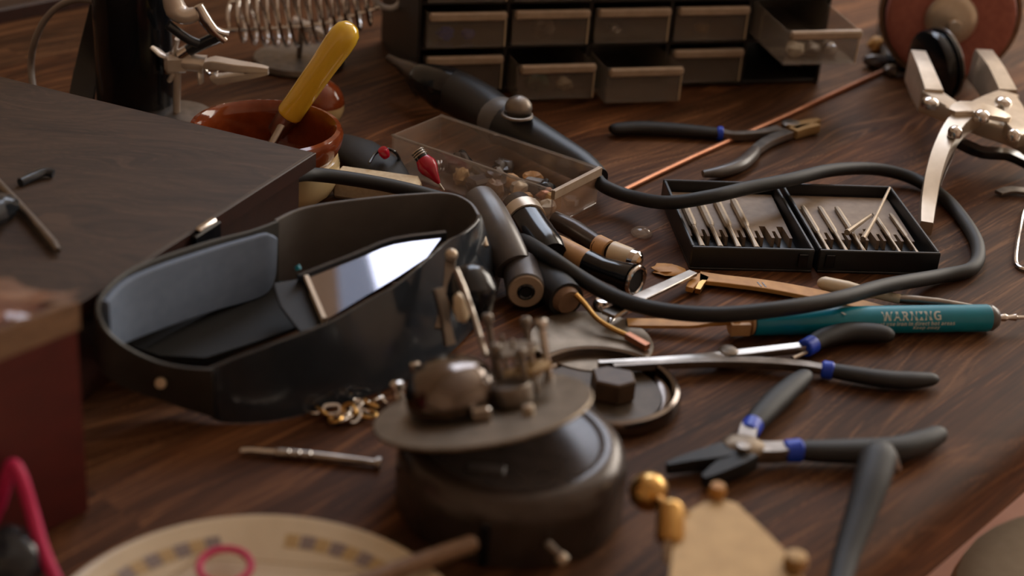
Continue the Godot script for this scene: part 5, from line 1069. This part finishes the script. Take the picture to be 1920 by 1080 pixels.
func build_near() -> void:
	# slim silver screwdriver
	var s := thing("jeweller_screwdriver", "slim silver precision screwdriver lying on bare wood", "screwdriver", Vector3(-0.0891, 0.75, 0.1965))
	part("blade", geo().sweep([Vector3(-0.0327, 0.0026, -0.0019), Vector3(-0.0281, 0.0026, -0.0017), Vector3(-0.0154, 0.0026, -0.0012)], [.0022, .0016, .0018], [.0010, .0016, .0018], 10, 2), M.chrome, s)
	part("body", geo().sweep([Vector3(-0.0167, 0.0026, -0.0014), Vector3(-0.0141, 0.0026, -0.0014), Vector3(0.0049, 0.0026, -0.0009), Vector3(0.0278, 0.0026, 0.0005)], [.0016, .0024, .0022, .0018], [], 12, 2), M.steel, s)
	part("swivel_cap", geo().sweep([Vector3(0.0273, 0.0026, 0.0005), Vector3(0.0314, 0.0026, 0.0009), Vector3(0.0319, 0.0026, 0.0008), Vector3(0.0339, 0.0026, 0.001)], [.0017, .0017, .0030, .0030], [], 12, 1), M.steel, s)
	for k in 3: part("grip_ring", rod(Vector3(-0.0103, 0.0026, -0.001).lerp(Vector3(-0.0002, 0.0026, -0.001), k / 2.0), Vector3(-0.0093, 0.0026, -0.0011).lerp(Vector3(0.0008, 0.0026, -0.0012), k / 2.0), .0027), M.chrome, s)
	# chain
	var c := thing("chain", "short gold and silver chain heaped against the visor", "chain", Vector3(-0.0759, 0.75, 0.1512))
	var lk := geo().sweep([Vector3(.0040, 0, 0), Vector3(.0028, 0, .0024), Vector3(-.0028, 0, .0024), Vector3(-.0040, 0, 0), Vector3(-.0028, 0, -.0024), Vector3(.0028, 0, -.0024)], [.0010], [], 6, 3, false, true).mesh()
	var path := [Vector3(-0.0172, 0.003, 0.0049), Vector3(-0.0126, 0.003, 0.0053), Vector3(-0.0083, 0.004, 0.0042), Vector3(-0.0033, 0.003, 0.0059), Vector3(0.0004, 0.004, 0.0039), Vector3(0.0033, 0.004, -0.0006), Vector3(0.007, 0.003, -0.0007), Vector3(0.0097, 0.004, -0.0046), Vector3(0.0126, 0.004, -0.0082), Vector3(0.0155, 0.003, -0.0113), Vector3(-0.0053, 0.003, 0.0102), Vector3(-0.0011, 0.003, 0.0106), Vector3(0.0032, 0.003, 0.0069), Vector3(0.0097, 0.003, 0.0039), Vector3(0.0048, 0.004, -0.0059)]
	var rng := RandomNumberGenerator.new(); rng.seed = 5
	for k in path.size():
		var p: Vector3 = path[k]
		shared("link", lk, M.brass if k % 3 == 1 else M.chrome, c, Transform3D(Basis.from_euler(Vector3(rng.randf_range(-.9, .9), rng.randf_range(0, 3), rng.randf_range(-.4, .4))), Vector3(p.x, p.y, p.z)))
	# saucer with painted band
	var cp := Vector3(-.088, TOP, .346)
	var d := thing("saucer", "cream china saucer with a painted brown and gold border", "saucer", cp)
	var SR := .086
	part("dish", geo().lathe([Vector2(0, .002), Vector2(.045, .002), Vector2(.046, 0), Vector2(.049, 0), Vector2(.050, .0022), Vector2(.066, .0062), Vector2(SR - .002, .0122), Vector2(SR, .0136), Vector2(SR - .0012, .0146), Vector2(SR - .004, .0142), Vector2(.066, .0086), Vector2(.050, .0048), Vector2(0, .0042)], Transform3D.IDENTITY, 96), M.china, d)
	var yy := func(r: float) -> float: return lerpf(.0086, .0142, (r - .066) / (SR - .004 - .066)) + .0001
	var sector := func(a0: float, a1: float, r0: float, r1: float) -> Geo:
		var g := geo(); var rings := []
		for k in 7:
			var a := lerpf(a0, a1, k / 6.0)
			var ring_ := PackedVector3Array()
			for e in [[r0, 0.0], [r1, 0.0], [r1, .00018], [r0, .00018]]:
				ring_.append(Vector3(cos(a) * e[0], yy.call(e[0]) + e[1], sin(a) * e[0]))
			rings.append(ring_)
		return g.loft(rings)
	for k in 68:
		var a := TAU * k / 68.0
		if k % 17 >= 13: continue
		part("border_block", sector.call(a, a + TAU / 68.0 * (.96 if k % 2 == 0 else .9), .0690, .0752), M.border_grey if k % 2 == 0 else M.border_gold, d)
	part("gold_line", sector.call(-PI, PI * .999, .0672, .0677), M.dull_brass, d)
	single("pink_ring", geo().sweep(arc(Vector3(-0.1087, 0.7635, 0.2983), .0105, Basis(Vector3.RIGHT, .1), 16), [.0016], [], 8, 2, false, true), M.pink_cord, "little ring of pink cord lying on the saucer", "cord")
	var st := thing("wooden_stick", "plain brown wooden stick resting on the saucer rim", "stick", Vector3(-0.0335, 0.75, 0.2775))
	part("stick", geo().sweep([Vector3(0.0267, 0.022, 0.0021), Vector3(0.025, 0.0216, 0.0033), Vector3(0.003, 0.0195, 0.0166), Vector3(-0.0254, 0.017, 0.0352)], [.0026, .0038, .0038, .0036], [], 14, 1), M.brown_stick, st)
	# brass movement plates close to the bench edge
	var hb := .038
	var b := thing("brass_movement", "small brass clock movement of rounded plates and ball-topped pillars", "clock movement", Vector3(0.1074, 0.75, 0.2852))
	var pts3 := [Vector3(-0.0334, 0.038, -0.0002), Vector3(-0.0276, 0.038, -0.0154), Vector3(-0.0193, 0.038, -0.0243), Vector3(-0.0112, 0.038, -0.0278), Vector3(-0.0046, 0.038, -0.0255), Vector3(0.0064, 0.038, -0.0055), Vector3(0.017, 0.038, 0.0156), Vector3(0.0175, 0.038, 0.0321), Vector3(0.0095, 0.038, 0.0589), Vector3(-0.0297, 0.038, 0.0698), Vector3(-0.0382, 0.038, 0.0424)]
	var poly := PackedVector2Array(); 
	for p in pts3: poly.append(Vector2(p.x, p.z))
	part("top_plate", geo().prism(poly, .0365, .0385, Transform3D.IDENTITY, .0005), M.dull_brass, b)
	part("bottom_plate", geo().prism(poly, .004, .006, Transform3D.IDENTITY, .0005), M.dull_brass, b)
	for q in [Vector3(-0.0245, 0.038, -0.007), Vector3(-0.0101, 0.038, -0.0193), Vector3(0.0131, 0.038, 0.0196), Vector3(-0.0291, 0.038, 0.0605)]:
		part("pillar", rod(Vector3(q.x, 0, q.z), Vector3(q.x, .038, q.z), .0024), M.brass, b)
	part("ball", geo().lathe([Vector2(0, -.009), Vector2(.0046, -.0077), Vector2(.0078, -.0044), Vector2(.009, 0), Vector2(.0078, .0044), Vector2(.0046, .0077), Vector2(0, .009)], Transform3D(Basis.IDENTITY, Vector3(-0.0409, 0.03, -0.041)), 24), M.brass, b)
	part("ball_arm", geo().sweep([Vector3(-0.0396, 0.03, -0.0379), Vector3(-0.0341, 0.033, -0.0255), Vector3(-0.0262, 0.0365, -0.0127)], [.0030], [], 10, 3), M.brass, b)
	part("barrel", geo().sweep([Vector3(-0.0344, 0.044, -0.0105), Vector3(-0.0344, 0.0435, -0.0089), Vector3(-0.0347, 0.037, 0.0023), Vector3(-0.0351, 0.036, 0.0039)], [.0048, .0060, .0060, .0046], [], 18, 1), M.brass, b)
	part("arbor", rod(Vector3(-0.0349, 0.0365, 0.0031), Vector3(-0.0347, 0.03, 0.0095), .0026), M.nickel, b)
	part("knob", geo().lathe([Vector2(0, 0), Vector2(.0034, 0), Vector2(.0038, .002), Vector2(.003, .005), Vector2(0, .0058)], Transform3D(Basis.IDENTITY, Vector3(-0.013, 0.0385, -0.03)), 16), M.ochre, b)
	part("corner_nut", geo().lathe([Vector2(0, 0), Vector2(.0046, 0), Vector2(.0052, .002), Vector2(.0042, .0056), Vector2(0, .0066)], Transform3D(Basis.IDENTITY, Vector3(0.0147, 0.0385, 0.0166)), 18), M.dull_brass, b)
